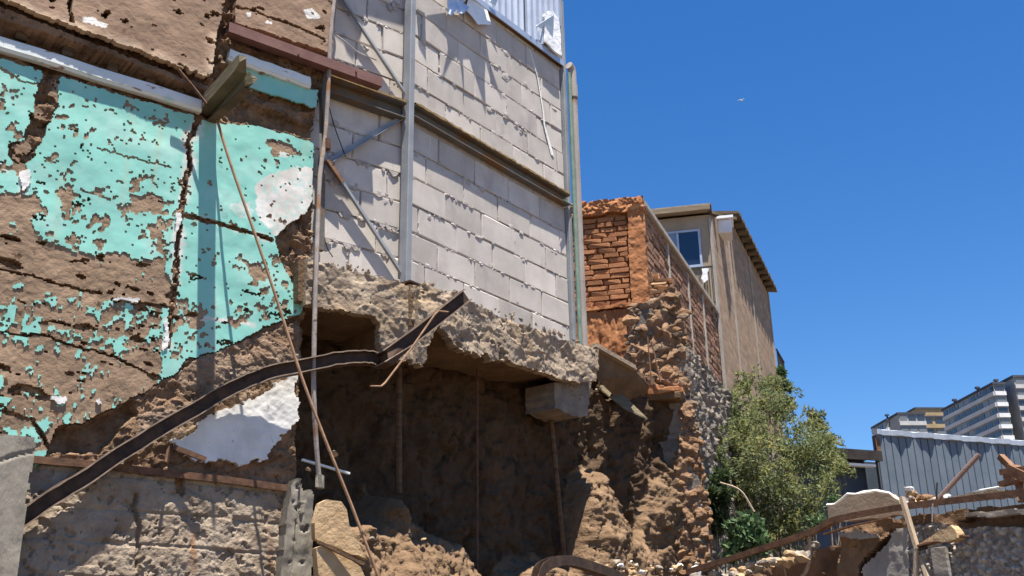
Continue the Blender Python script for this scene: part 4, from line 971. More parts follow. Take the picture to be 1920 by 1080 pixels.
for u, z, r in placed:
    hz = z - EYE
    po = .32 if hz > 2.4 else (.5 if hz > 1.8 else .72)
    if .28 < (u + .5) and hz > 2.3: po = .45
    o = link('stone', rs.choice(st_or if rs.random() < po else st_grey), sw, None, (u, .018 + rs.uniform(-.02, .03), z), (rs.uniform(-.3, .3), rs.uniform(-.25, .25), rs.uniform(-.3, .3)), (2.5 * r * rs.uniform(.95, 1.3), 1.05 * r, 2.0 * r * rs.uniform(.8, 1.1)))
# dark recess block high on the section
u, z = T.uz(1208, 600); MB().box(u - .09, u + .08, -.10, .0, z - .14, z + .11, .01, .006).build('recess_slab', nmat('dark_slate', (.10, .085, .07), (.17, .145, .12), scale=7, bump=.5, bscale=40), sw)
# side face of the stone wall
S2 = Frame(T.w(T.uz(1300, 760)[0], 0), 21.5)
Uw, Zw = grid_uz(0.0, 5.5, cz(.0), cz(3.35), .018)
b1, b2, cid = worley(Uw * .8 + fbm(Uw, Zw, 7, 3, 331) * .16, Zw * 1.1 + fbm(Uw, Zw, 7, 3, 332) * .16, 11, 3)
Dw = -.03 + .030 * sstep(.0, .30, b2 - b1) * (.3 + cid) + .03 * facet(Uw, Zw, 12, 333) + .015 * facet(Uw, Zw, 30, 335)
topz = S2.uz(1296, 650)[1]
mW = (Zw < topz + (fbm(Uw, Zw, 6, 3, 334) - .5) * .08)
M_greyrubble = nmat('grey_rubble', (.16, .13, .10), (.29, .24, .19), scale=5, bump=.7, bscale=26, bdist=.03, spots=[((.40, .36, .30), 11, .64, .07), ((.08, .065, .05), 13, .62, .06)], attrs=[('cell', (.11, .095, .08), (.18, .155, .13))])
o = layer('side_rubble', sw, Uw, Zw, Dw, mW, .3, M_greyrubble, {'cell': sstep(.55, .75, cid)})
p = S2.o - T.o; c_, s_ = math.cos(-T.rot), math.sin(-T.rot)
o.location = (p[0] * c_ - p[1] * s_, p[0] * s_ + p[1] * c_, 0); o.rotation_euler = (0, 0, S2.rot - T.rot)
# stub of pale bricks on its top
pbk = thing('brick_stub', 'small stub of pale tan bricks on top of the stone wall', 'bricks', T)
bm_t = bricks_of(M_tanbrick)
a = T.uz(1217, 556); b = T.uz(1262, 518); c = T.uz(1217, 512)
nr = 7; chh = (b[1] - a[1]) / 6
lay_bricks(pbk, bm_t, a[0], b[0], a[1], 6, chh, .19, -.02, .22, rs, vgap=.004, gap=.006)
lay_bricks(pbk, bm_t, a[0] + .005, a[0] + .10, a[1] + 6 * chh, 2, chh, .12, -.02, .2, rs, vgap=.004, gap=.006)

# ledge slab, brick floor and plank between slab end and stone wall
lg = thing('leaning_slab', 'tilted concrete slab edge wedged between floor slab and stone wall', 'slab')
q = [Rb.p3(1112, 648, .05), Rb.p3(1186, 690, .12), Rb.p3(1188, 704, .10), Rb.p3(1120, 712, .02)]
nn = Vector((.45, .9, -.15)); 
vs = [v for v in q] + [v + nn * .5 for v in q]
MB().add(vs, [(0, 3, 2, 1), (4, 5, 6, 7), (0, 1, 5, 4), (1, 2, 6, 5), (2, 3, 7, 6), (3, 0, 4, 7)]).build('slab_piece', M_soffit, lg)
e0, e1 = q[0], q[1]
MB().bar(e0, e1, .07, .035).build('slab_lip', M_slab, lg)
bf = thing('brick_ledge', 'broken ledge of orange bricks jutting below the stone wall end', 'bricks', T)
a = T.uz(1120, 728, .25); b = T.uz(1272, 722, .25)
zf = (a[1] + b[1]) / 2
MB().box(-1.9, T.uz(1276, 728)[0], -2.6, .12, zf - .085, zf - .03, .01, .006).build('ledge_bed', M_soffit, bf)
for k in range(34):
    u = rs.uniform(T.uz(1150, 728)[0], T.uz(1272, 728)[0]); d = rs.uniform(-.25, .15)
    o = link('brick', rs.choice(bm_o), bf, None, (u, -d, zf + rs.uniform(-.028, .02)), (rs.uniform(-.1, .1), rs.uniform(-.15, .15), rs.uniform(-.5, .5)), (rs.uniform(.08, .16), .09, .045))
pk = MB(); p0, p1 = T.p3(1116, 720, .55), T.p3(1208, 782, .45); t = (p1 - p0); w_ = Vector((.08, .30, .02))
vs = [p0 + Vector((0, 0, .0)), p1, p0 + t * .55 + w_, p0 + w_ * .2 + Vector((0, 0, .03))]
vs = [T.p3(1116, 721, .50), T.p3(1152, 724, .42), T.p3(1214, 784, .40), T.p3(1170, 764, .50)]
vs2 = [v + Vector((0, 0, -.014)) for v in vs]
pk.add(vs + vs2, [(3, 2, 1, 0), (4, 5, 6, 7), (0, 1, 5, 4), (1, 2, 6, 5), (2, 3, 7, 6), (3, 0, 4, 7)])
tag(pk.build('fallen_board', M_greytimber), 'thin grey board tilted down from the end of the floor slab', 'board')
for x0, y0, x1, y1, lb in ((1214, 632, 1222, 722, 'left upright iron bar before the stone section'), (1222, 640, 1238, 716, 'right upright iron bar before the stone section')):
    tag(MB().tube([T.p3(x0, y0, .16), T.p3(x1, y1, .12)], .006, 6).build('iron_bar', M_rustlight), lb, 'rod')
tag(MB().tube([T.p3(1165, 716, .2), T.p3(1215, 706, .2)], .005, 5).build('iron_bar', M_rustlight), 'level iron bar over the brick ledge', 'rod')

# ------------------------------------------------------------------ beige house behind
M_beige = nmat('beige_render', (.26, .205, .145), (.33, .265, .195), scale=3, bump=.25, bscale=40, bdist=.01, spots=[((.24, .185, .13), 4, .6, .12, (1, 1, .4))])
M_bbrick = nmat('washed_brick', (.24, .165, .105), (.36, .26, .175), bricks=True, scale=4, bump=.8, bscale=30, bdist=.012, stretch=(1, 1, 2.5), spots=[((.36, .19, .12), 8, .60, .08, (1, 1, 3)), ((.17, .115, .075), 18, .68, .05, (1, 1, 3))])
M_roof = nmat('roof_tile', (.085, .065, .045), (.17, .13, .09), scale=8, bump=.5, bscale=30)
M_fascia = nmat('fascia_board', (.17, .13, .085), (.25, .195, .135), scale=6, bump=.3, bscale=40, stretch=(.3, 1, 2))
M_winframe = nmat('window_frame', (.33, .38, .47), (.40, .45, .54), scale=6, rough=.4, bump=0, metal=.2)
def glass(name, c, rough=.06):
    mt = bpy.data.materials.new(name); mt.use_nodes = True; b_ = mt.node_tree.nodes['Principled BSDF']
    b_.inputs['Base Color'].default_value = (*c, 1); b_.inputs['Roughness'].default_value = rough; b_.inputs['Specular IOR Level'].default_value = .8; return mt
M_pane = glass('dark_blue_pane', (.012, .022, .05)); M_pane2 = glass('curtained_pane', (.16, .21, .27), .15)
M_whitepaint = nmat('white_paint', (.74, .75, .76), (.82, .82, .82), scale=5, bump=.1, bscale=30)
FB = Frame(S.w(uc, 0), 102)
bh = thing('beige_house', 'tall beige house with a sliding window and tiled eaves behind the orange building', 'house', FB)
rz = cz(5.95)
MB().box(-2.2, -.0, -2.0, .0, cz(3.8), rz - .05).build('front_wall', M_beige, bh)
# long side wall
def s2fb(u, d, z):
    w_ = S.w(u, z, d) - Vector(tuple(FB.o)); c_, s_ = math.cos(-FB.rot), math.sin(-FB.rot); return (w_.x * c_ - w_.y * s_, w_.x * s_ + w_.y * c_, z)
e_u = 8.94
prof = [(uc + .003, 0), (e_u, 0), (e_u, cz(6.62)), (5.4, cz(6.55)), (uc + .003, cz(5.9))]
n = len(prof)
sdw = MB().prism(prof, -1.5, .004).build('side_wall', M_bbrick, bh)
_p = s2fb(0, 0, 0); sdw.location = _p; sdw.rotation_euler = (0, 0, S.rot - FB.rot)
for u, w_, zt_ in ((uc + .05, .07, cz(5.85)), (5.05, .03, cz(6.3)), (6.9, .03, cz(6.5)), (e_u - .05, .05, cz(6.55))):
    vs = [s2fb(a, b, c) for c in (0, zt_) for a, b in ((u - w_, 0), (u + w_, 0), (u + w_, .02), (u - w_, .02))]
    MB().add(vs, [(0, 3, 2, 1), (4, 5, 6, 7), (0, 1, 5, 4), (1, 2, 6, 5), (2, 3, 7, 6), (3, 0, 4, 7)]).build('wall_pillar', M_cement, bh)
# roofs
rf = MB().box(-2.3, .05, -2.0, .14, rz + .02, rz + .06, .01).build('roof', M_roof, bh)
MB().box(-2.3, .03, .10, .145, rz - .035, rz + .045, .006).build('fascia', M_fascia, rf)
MB().box(-2.3, .0, .004, .10, rz - .02, rz + .018).build('soffit', M_fascia, rf)
zE = cz(6.58)
vs = [s2fb(u, d, z) for u, d, z in ((5.3, -1.5, zE + .30), (e_u + .1, -1.5, zE + .30), (e_u + .1, .16, zE), (5.3, .16, zE), (5.3, -1.5, zE + .34), (e_u + .1, -1.5, zE + .34), (e_u + .1, .16, zE + .045), (5.3, .16, zE + .045))]
MB().add(vs, [(0, 1, 2, 3)[::-1], (4, 5, 6, 7), (0, 1, 5, 4), (1, 2, 6, 5), (2, 3, 7, 6), (3, 0, 4, 7)]).build('roof', M_roof, bh)
for k in range(12):
    u = 5.4 + k * (e_u - 5.3) / 12
    vs = [s2fb(u + a, d, zE + zz) for a, d, zz in ((-.07, .02, -.04), (.07, .02, -.04), (.07, .175, -.02), (-.07, .175, -.02), (-.07, .02, -.003), (.07, .02, -.003), (.07, .175, .03), (-.07, .175, .03))]
    MB().add(vs, [(0, 1, 2, 3)[::-1], (4, 5, 6, 7), (0, 1, 5, 4), (1, 2, 6, 5), (2, 3, 7, 6), (3, 0, 4, 7)]).build('eave_tile', M_roof, bh)
# broken eave pieces in the gap, they throw the jagged shadows
for u0, u1, d1, zz in ((3.75, 4.2, .10, 6.02), (4.25, 4.6, .13, 6.14), (4.62, 4.85, .07, 6.26), (4.9, 5.35, .15, 6.42)):
    vs = [s2fb(*q_) for q_ in ((u0, -.1, cz(zz)), (u1, -.1, cz(zz + .05)), ((u0 + u1) / 2, d1, cz(zz - .01)), (u0, -.1, cz(zz + .04)), (u1, -.1, cz(zz + .09)), ((u0 + u1) / 2, d1, cz(zz + .03)))]
    MB().add(vs, [(0, 2, 1), (3, 4, 5), (0, 1, 4, 3), (1, 2, 5, 4), (2, 0, 3, 5)]).build('broken_eave', M_roof, bh)
# window
wa, wb = FB.uz(1236, 432), FB.uz(1314, 500); wz1, wz0 = FB.uz(1314, 430)[1], FB.uz(1314, 500)[1]; wu0, wu1 = FB.uz(1226, 440)[0], FB.uz(1313, 440)[0]
win = MB()
for a, b, c, d_ in ((wu0, wu1, wz0, wz0 + .028), (wu0, wu1, wz1 - .028, wz1), (wu0, wu0 + .028, wz0 + .028, wz1 - .028), (wu1 - .03, wu1, wz0 + .028, wz1 - .028)): win.box(a, b, .002, .022, c, d_)
wo_ = win.build('window', M_winframe, bh)
um = FB.uz(1270, 440)[0]
MB().box(um - .014, um + .014, .002, .02, wz0 + .029, wz1 - .029).build('mullion', M_winframe, wo_)
MB().box(wu0 + .029, um - .015, .001, .006, wz0 + .029, wz1 - .029).build('pane', M_pane2, wo_)
MB().box(um + .015, wu1 - .031, .001, .010, wz0 + .029, wz1 - .029).build('pane', M_pane, wo_)
MB().box(wu0 - .02, wu1 + .02, .0015, .03, wz0 - .03, wz0 - .003).build('window_sill', M_winframe, wo_)
for k in range(6):
    u = wu1 - .26 + k * .055; MB().box(u, u + .048, .002, .012, cz(4.5), wz0 - .04).build('board', M_fascia, bh)
# white tank on the roof edge
tk = MB().box(.10, .30, -.95, -.65, rz - .06, rz + .14, .01); 
w_ = thing('roof_tank', 'white box tank at the broken roof edge of the beige house', 'tank', FB)
tk.build('tank_body', M_whitepaint, w_); MB().box(.06, .33, -.98, -.60, rz + .142, rz + .18).build('tank_lid', M_whitepaint, w_)
# terrace railing with a cloth, on top of the brick building
rl = thing('terrace_railing', 'dark iron railing with a white cloth on the terrace by the window', 'railing', FB)
M_iron = nmat('dark_iron', (.02, .02, .022), (.05, .045, .04), scale=10, rough=.6, bump=0)
M_cloth = nmat('white_cloth', (.66, .68, .72), (.80, .80, .80), scale=6, bump=.5, bscale=14, bdist=.02)
d_ = .30
za, zb2 = FB.uz(1320, 502, d_)[1], FB.uz(1325, 572, d_)[1]
for x in (1303, 1312, 1321, 1326, 1331, 1336): 
    u = FB.uz(x, 535, d_)[0]; MB().box(u - .006, u + .006, d_ - .006, d_ + .006, zb2 - .3, za).build('bar', M_iron, rl)
ua, ub = FB.uz(1298, 535, d_)[0], FB.uz(1338, 535, d_)[0]
for zz in (za, zb2 + .02): MB().box(ua, ub, d_ - .009, d_ + .009, zz, zz + .018).build('handrail', M_iron, rl)
pc = FB.poly([(1316, 504), (1329, 503), (1326, 512), (1328, 524), (1320, 530), (1315, 522), (1318, 514)], d_ + .03)
cl = MB().prism(ragged(pc, .03, .006, 8), d_ + .012, d_ + .035).build('hung_cloth', M_cloth, None, loc=tuple(FB.o)); cl.rotation_euler = (0, 0, FB.rot); tag(cl, 'white cloth hung over the terrace railing', 'cloth')
# balcony and railing far behind on the beige house's back
bk = thing('back_balcony', 'small dark balcony railing at the far back corner of the beige house', 'balcony', S)
uB = 9.25
a0, a1 = S.uz(1458, 716), S.uz(1470, 676)
MB().box(e_u + .05, e_u + .95, -.5, .07, cz(5.02), cz(5.08)).build('balcony_floor', M_cement, bk)
for k in range(8):
    u = e_u + .1 + k * .115; MB().box(u, u + .015, .03, .045, cz(5.08), cz(5.50)).build('bar', M_iron, bk)
MB().box(e_u + .05, e_u + .95, .025, .05, cz(5.50), cz(5.525)).build('handrail', M_iron, bk)
# ================================================================== broken wall low on the right (frame Q)
M_pebble = nmat('pebble_dash', (.20, .165, .14), (.36, .31, .27), scale=14, bump=.8, bscale=45, bdist=.02, spots=[((.50, .45, .40), 22, .62, .06), ((.10, .08, .065), 20, .62, .06)], attrs=[('cell', (.40, .34, .29), (.52, .47, .41))])
M_qmud = nmat('ruin_adobe', (.13, .075, .042), (.25, .15, .085), scale=6, bump=.7, bscale=36, bdist=.02, spots=[((.07, .04, .022), 12, .62, .07), ((.34, .17, .08), 7, .64, .08)])
M_qgrey = nmat('ruin_render', (.23, .205, .185), (.33, .30, .27), scale=5, bump=.4, bscale=40, bdist=.01, spots=[((.14, .11, .09), 10, .66, .06)])
M_qrust = nmat('orange_rust', (.12, .062, .035), (.23, .125, .07), scale=16, rough=.85, bump=.4, bscale=80, bdist=.005, spots=[((.09, .05, .03), 14, .62, .06)])
rw = thing('ruined_wall', 'low broken wall stump with pebble-dash and adobe at the lower right', 'wall', Q)
Uq, Zq = grid_uz(-2.2, 1.6, .9, cz(1.0), .009)
wq = lambda s, a, f=14: (fbm(Uq, Zq, f, 4, s) - .5) * a
qp = lambda pts, s=0, a=.04: inpoly(Uq + wq(501 + s, a), Zq + wq(502 + s, a), Q.poly(pts))
q_all = qp([(1250, 1095), (1310, 1078), (1430, 1040), (1525, 1008), (1560, 988), (1700, 962), (1920, 936), (2300, 890), (2300, 1700), (1250, 1700)])
q_mud = qp([(1570, 990), (1672, 968), (1664, 1010), (1640, 1030), (1612, 1052), (1606, 1080), (1600, 1500), (1555, 1500), (1568, 1040)], 4)
q_grey = qp([(1672, 990), (1700, 985), (1700, 1500), (1600, 1500), (1612, 1060), (1645, 1030)], 8)
q_pat = qp([(1572, 996), (1600, 992), (1650, 1000), (1652, 1008), (1620, 1012), (1580, 1010)], 12)
q_peb = qp([(1662, 1040), (1690, 1010), (1700, 985), (1740, 975), (1800, 990), (2300, 960), (2300, 1500), (1662, 1500)], 16)
q_strip = qp([(1805, 962), (1920, 950), (2300, 905), (2300, 935), (1920, 964), (1812, 972)], 20, .015)
b1, b2, cid = worley(Uq, Zq, 42, 8)
Dq = -.30 + wq(510, .12, 5)
Dq = np.where(Uq > Q.uz(1565, 1030)[0], -.10 + wq(511, .05, 8), Dq)
layer('adobe_core', rw, Uq, Zq, Dq, q_all, .25, M_qmud)
layer('mud_pier', rw, Uq, Zq, -.015 + wq(512, .05, 8), q_mud, .10, M_qmud)
layer('render_patch', rw, Uq, Zq, -.03 + wq(513, .03, 8), q_grey, .08, M_qgrey)
layer('plaster_patch', rw, Uq, Zq, .02 + wq(514, .02, 8), q_pat, .05, M_qgrey)
layer('pebble_face', rw, Uq, Zq, -.06 + .022 * sstep(0, .3, b2 - b1) * (.4 + cid) + wq(515, .02, 6), q_peb, .06, M_pebble, {'cell': sstep(.5, .8, cid)})
layer('render_strip', rw, Uq, Zq, -.01 + wq(516, .015, 8), q_strip, .06, M_qgrey)
u, z = Q.uz(1758, 1055); MB().box(u - .045, u + .045, -.08, -.02, .9, z + .08, .006, .004).build('grey_pier', M_qgrey, rw)
u, z = Q.uz(1798, 965); MB().box(u - .025, u + .025, -.10, -.012, z - .03, z + .03, .004).build('timber_end', M_timber, rw)
MB().box(-2.2, 1.6, -.6, -.42, 0, 1.2).build('wall_footing', M_qmud, rw)
# standing fragment of painted plaster behind the rail
fp = Q.poly([(1552, 980), (1552, 948), (1566, 946), (1578, 938), (1590, 927), (1620, 926), (1642, 922), (1668, 926), (1684, 938), (1690, 952), (1690, 966)], -.10)
fragq = thing('plaster_fragment', 'standing beige plaster fragment with a ragged white top behind the rusty rail', 'debris', Q)
rp = ragged(fp, .03, .005, 5)
MB().prism(rp, -.16, -.10).build('plaster_sheet', nmat('beige_plaster', (.25, .185, .125), (.32, .245, .17), scale=4, bump=.35, bscale=30, bdist=.01, spots=[((.13, .09, .06), 9, .70, .04)]), fragq)
path = [Q.l3(x, y, -.13) for x, y in ((1552, 948), (1566, 946), (1578, 938), (1590, 927), (1605, 928), (1620, 925), (1642, 921), (1668, 925), (1684, 937), (1691, 950))]
MB().tube(path, .012, 6, .35).build('white_edge', M_white, fragq)
# rail along the top
rail = thing('rusty_rail', 'long rusty angle rail, kinked, along the top of the broken wall', 'steel beam', Q)
path = curve([Q.l3(1290, 1074, .06), Q.l3(1400, 1040, .06), Q.l3(1520, 1000, .06), Q.l3(1552, 983, .06), Q.l3(1580, 973, .06), Q.l3(1700, 952, .06), Q.l3(1815, 938, .06), Q.l3(1930, 924, .06), Q.l3(2300, 870, .06)], 4)
MB().sweep(path, [(-.055, 0), (.012, 0), (.012, .022), (.006, .022), (.006, .006), (-.055, .006)]).build('rail_flange', M_qrust, rail)
MB().sweep(path, [(.0125, -.012), (.018, -.012), (.018, .020), (.0125, .020)]).build('rail_web', M_rust, rail)
tag(MB().sweep([Q.p3(1545, 1002, .10), Q.p3(1600, 985, .10), Q.p3(1668, 971, .10)], [(-.012, -.004), (.012, -.004), (.012, .004), (-.012, .004)]).build('flat_bar', M_qrust), 'short flat rusty bar under the kink of the rail', 'bar')
# wood lath leaning across
lt = thing('wooden_lath', 'pale wooden lath leaning across the pebble-dashed wall', 'board')
M_lath = nmat('pale_lath', (.30, .22, .15), (.42, .33, .24), scale=14, bump=.4, bscale=50, stretch=(3, 3, .4))
MB().bar(Q.p3(1691, 932, .10), Q.p3(1720, 1030, .12), .018, .030, up=tuple(Q.n)).build('upper_length', M_lath, lt)
MB().bar(Q.p3(1719, 1026, .121), Q.p3(1716, 1110, .125), .016, .026, up=tuple(Q.n)).build('lower_length', M_lath, lt)
tag(MB().bar(Q.p3(1726, 1042, .10), Q.p3(1748, 1110, .14), .018, .024, up=tuple(Q.n)).build('wooden_lath', M_lath), 'short wooden lath leaning under the rusty bracket', 'board')
bkt = thing('rusty_bracket', 'rusty angle bracket carrying a broken plaster lump', 'bracket', Q)
MB().sweep([Q.l3(1716, 1028, .10), Q.l3(1760, 1016, .10), Q.l3(1812, 1006, .10)], [(-.03, 0), (.03, 0), (.03, .008), (-.03, .008)]).build('flange', M_qrust, bkt)
MB().tube(curve([Q.l3(1738, 1026, .11), Q.l3(1724, 1030, .11), Q.l3(1720, 1042, .11)], 4), .010, 6).build('hook', M_darksteel, bkt)
o = chunk('plaster_lump', 'pale broken plaster lump sitting on the rusty bracket', Q, [(1745, 1015), (1752, 1000), (1782, 985), (1790, 992), (1796, 1008), (1770, 1016)], .07, .14, M_tanplaster, seed=7, step=.02, amp=.004)
chunk('plaster_lump', 'narrow tan plaster piece left of the lump on the bracket', Q, [(1722, 1022), (1740, 1008), (1756, 1000), (1758, 1012), (1740, 1018)], .06, .11, M_tanplaster, seed=8, step=.02, amp=.004)
# rubble heap on top, pipe and timbers
rbm = [rock_mesh(600 + k, 2, name='rubble') for k in range(5)]
pal = {'pale': M_tanplaster, 'mix': M_stone_mix, 'white': M_white, 'orange': M_ostone}
rub = {}
for kx, mt in pal.items():
    rub[kx] = []
    for me in rbm:
        c = me.copy(); c.materials.append(mt); rub[kx].append(c)
def rubble_piece(p, s, kind, label, group):
    o = link('rubble_stone', rs.choice(rub[kind]), None, None, p, (rs.uniform(-.5, .5), rs.uniform(-.5, .5), rs.uniform(0, 6)), (s * rs.uniform(1, 1.6), s, s * rs.uniform(.6, .9)))
    return tag(o, label, 'rubble', group)
rubble_piece(Q.p3(1704, 917, -.04), .055, 'white', 'topmost pale stone on the rubble by the lath', None)
for x, y, s, k_ in ((1708, 930, .06, 'pale'), (1698, 938, .04, 'white'), (1726, 935, .06, 'orange'), (1738, 932, .05, 'orange'), (1716, 944, .06, 'pale'), (1732, 945, .05, 'pale'), (1748, 942, .05, 'mix'), (1710, 936, .04, 'mix'), (1700, 944, .035, 'white'), (1752, 936, .035, 'mix')):
    rubble_piece(Q.p3(x, y, -.04 + rs.uniform(-.03, .02)), s, k_, 'stone in the small rubble pile on the rail', 'rubble pile on the rail')
rubble_piece(Q.p3(1778, 934, -.03), .05, 'white', 'white stone alone to the right of the leaning pipe', None)
tag(MB().tube([Q.p3(1752, 944, -.03), Q.p3(1836, 852, -.10)], .013, 8).build('leaning_pipe', nmat('brown_pipe', (.15, .10, .085), (.23, .155, .13), scale=9, rough=.7, bump=.2, bscale=60)), 'brown pipe slanting up before the blue-grey shed', 'pipe')
tag(MB().tube([Q.p3(1756, 940, -.02), Q.p3(1757, 905, -.02)], .004, 5).build('thin_bolt', M_darksteel), 'thin upright bolt at the foot of the slanting pipe', 'bolt')
tag(MB().tube([Q.p3(1749, 944, .09), Q.p3(1748, 978, .09)], .004, 5).build('hanging_wire', M_mortar), 'short pale wire hanging under the rail', 'wire')
mb_ = ragged(Q.poly([(1788, 936), (1800, 928), (1830, 922), (1870, 918), (1900, 920), (1930, 922), (1930, 926), (1800, 938)], -.06), .02, .006, 9)
o = MB().prism(mb_, -.14, -.05).build('mortar_ridge', M_rubble, rw)
tag(MB().tube([Q.p3(1822, 922, -.10), Q.p3(1880, 912, -.12), Q.p3(1912, 906, -.12)], .005, 5).build('pale_rod', M_mould), 'thin pale rod lying over the rubble ridge', 'rod')
wt = thing('rusty_timbers', 'jumble of rusty orange timbers at the right edge', 'timber')
for a, b, w_, h_ in (((1876, 856), (1902, 882), .03, .03), ((1880, 886), (1940, 878), .05, .028), ((1878, 908), (1905, 900), .04, .024), ((1898, 880), (1940, 900), .08, .05), ((1908, 890), (1916, 940), .035, .035), ((1890, 892), (1912, 905), .05, .03)):
    MB().bar(Q.p3(*a, -.08), Q.p3(*b, -.05), w_, h_).build('timber', M_qrust, wt)
# hanging roots and wires under the rail
for k, (pts, lb, r_) in enumerate((([(1448, 1026), (1462, 1044), (1472, 1070), (1474, 1095)], 'pale wire curving down under the rail at left', .005), ([(1518, 1002), (1519, 1040), (1512, 1070), (1495, 1090)], 'thick pale root hanging under the kink of the rail', .011), ([(1425, 1052), (1412, 1062), (1404, 1085)], 'short bent wire near the bottom edge under the rail', .006))):
    tag(MB().tube(curve([Q.p3(x, y, .03) for x, y in pts], 4), r_, 6).build('hanging_wire' if r_ < .01 else 'root', M_lath), lb, 'wire' if r_ < .01 else 'root')
# loose rubble along the bottom edge
for k in range(60):
    x = rs.uniform(1290, 1530); y = 1078 - max(0, x - 1340) * .30 + rs.uniform(0, 20); d_ = rs.uniform(-.05, .22)
    rubble_piece(Q.p3(x, y, d_), rs.choice((.03, .045, .06, .08)), rs.choice(('pale', 'pale', 'mix', 'mix')), 'loose stone in the rubble along the lower rail', 'rubble along the lower rail')
for k in range(46):
    x = rs.uniform(1105, 1330); y = rs.uniform(1052, 1085); 
    rubble_piece(Rb.p3(x, y, rs.uniform(.25, .5)), rs.choice((.02, .03, .04, .06)), rs.choice(('pale', 'pale', 'mix', 'white')), 'loose stone among the soil below the stone wall', 'rubble below the stone wall')
for k in range(60):
    x = rs.uniform(640, 800); y = rs.uniform(1000, 1078)
    rubble_piece(E.p3(x, y, .33 + rs.uniform(.0, .12)), rs.choice((.012, .018, .025, .035, .05)), rs.choice(('pale', 'mix', 'mix', 'orange')), 'loose clod on the soil right of the pronged post', 'clods on the left soil heap')
clod('white_block', 'bright white plaster block lying at the bottom edge', Rb.p3(1305, 1082, .45), (.18, .12, .07), 21, M_white)
br2 = thing('bent_channel', 'small bent steel channel lying on the soil at the bottom', 'steel beam')
path = curve([Rb.p3(1008, 1100, .60), Rb.p3(1012, 1070, .60), Rb.p3(1032, 1056, .60), Rb.p3(1062, 1051, .58), Rb.p3(1110, 1064, .55), Rb.p3(1170, 1086, .5)], 4)
MB().sweep(path, [(-.03, -.03), (.03, -.03), (.03, .03), (.025, .03), (.025, -.024), (-.025, -.024), (-.025, .03), (-.03, .03)]).build('channel', M_darksteel, br2)

# ================================================================== shed
M_shed = nmat('blue_grey_cladding', (.105, .13, .16), (.14, .165, .195), scale=2.5, rough=.5, bump=.1, bscale=30, rnd=.06, spots=[((.10, .12, .145), 3, .62, .12, (1, 1, .3))])
M_shedroof = nmat('shed_roof_edge', (.42, .47, .54), (.55, .60, .66), scale=3, rough=.45, bump=.1, bscale=20)
sh_ = thing('shed', 'blue-grey metal shed with a pale roof edge before the towers', 'shed', H)
u0, u1 = H.uz(1650, 880)[0], H.uz(1990, 880)[0]; zt = cz(3.93); n = 26; pw_ = (u1 - u0) / n
for k in range(n):
    MB().box(u0 + k * pw_ + .006, u0 + (k + 1) * pw_ - .006, -.05, .012, .2, zt, .008).build('panel', M_shed, sh_)
MB().box(u0 - .02, u1, -.07, -.012, 0, zt - .01).build('wall_body', nmat('seam_dark', (.075, .085, .10), (.09, .10, .115), bump=0), sh_)
vs = []; 
for i in range(161):
    u = u0 - .02 + (u1 - u0 + .02) * i / 160; ov = .055 + .028 * math.sin(u * 11) + .012 * math.sin(u * 29)
    vs += [(u, -ov, zt + .0), (u, -ov - .01, zt + .085), (u, .06, zt + .12), (u, .06, zt + .02)]
MB().add(vs, [(4 * i + k, 4 * i + 4 + k, 4 * i + 4 + (k + 1) % 4, 4 * i + (k + 1) % 4) for i in range(160) for k in range(4)] + [(0, 1, 2, 3), (640, 643, 642, 641)]).build('roof_edge', M_shedroof, sh_)
MB().box(u0 - .03, u0 + .05, .013, .03, zt - .30, zt - .06).build('rust_patch', M_qrust, sh_)
M_dark2 = nmat('tarred_board', (.025, .02, .018), (.05, .04, .033), scale=6, bump=.3, bscale=30)
# open dark bay to its left with its own roof
ul = H.uz(1470, 880)[0]
MB().box(ul, u0 + .5, -.5, -.35, 0, H.uz(1600, 852)[1] - .025).build('bay_wall', nmat('navy_wall', (.045, .06, .085), (.065, .085, .115), scale=3, bump=.1, bscale=20), sh_)
zr = H.uz(1600, 852)[1]
MB().box(ul, u0 - .021, -1.3, .10, zr - .02, zr + .05, .01).build('bay_roof', M_dark2, sh_)
MB().box(ul, u0 - .022, .101, .13, zr - .11, zr + .06).build('bay_fascia', M_dark2, sh_)
a, b = H.uz(1555, 868), H.uz(1636, 858)
MB().box(a[0], b[0], -.05, .06, zr - .20, zr - .16).build('strip_lamp', M_whitepaint, sh_)

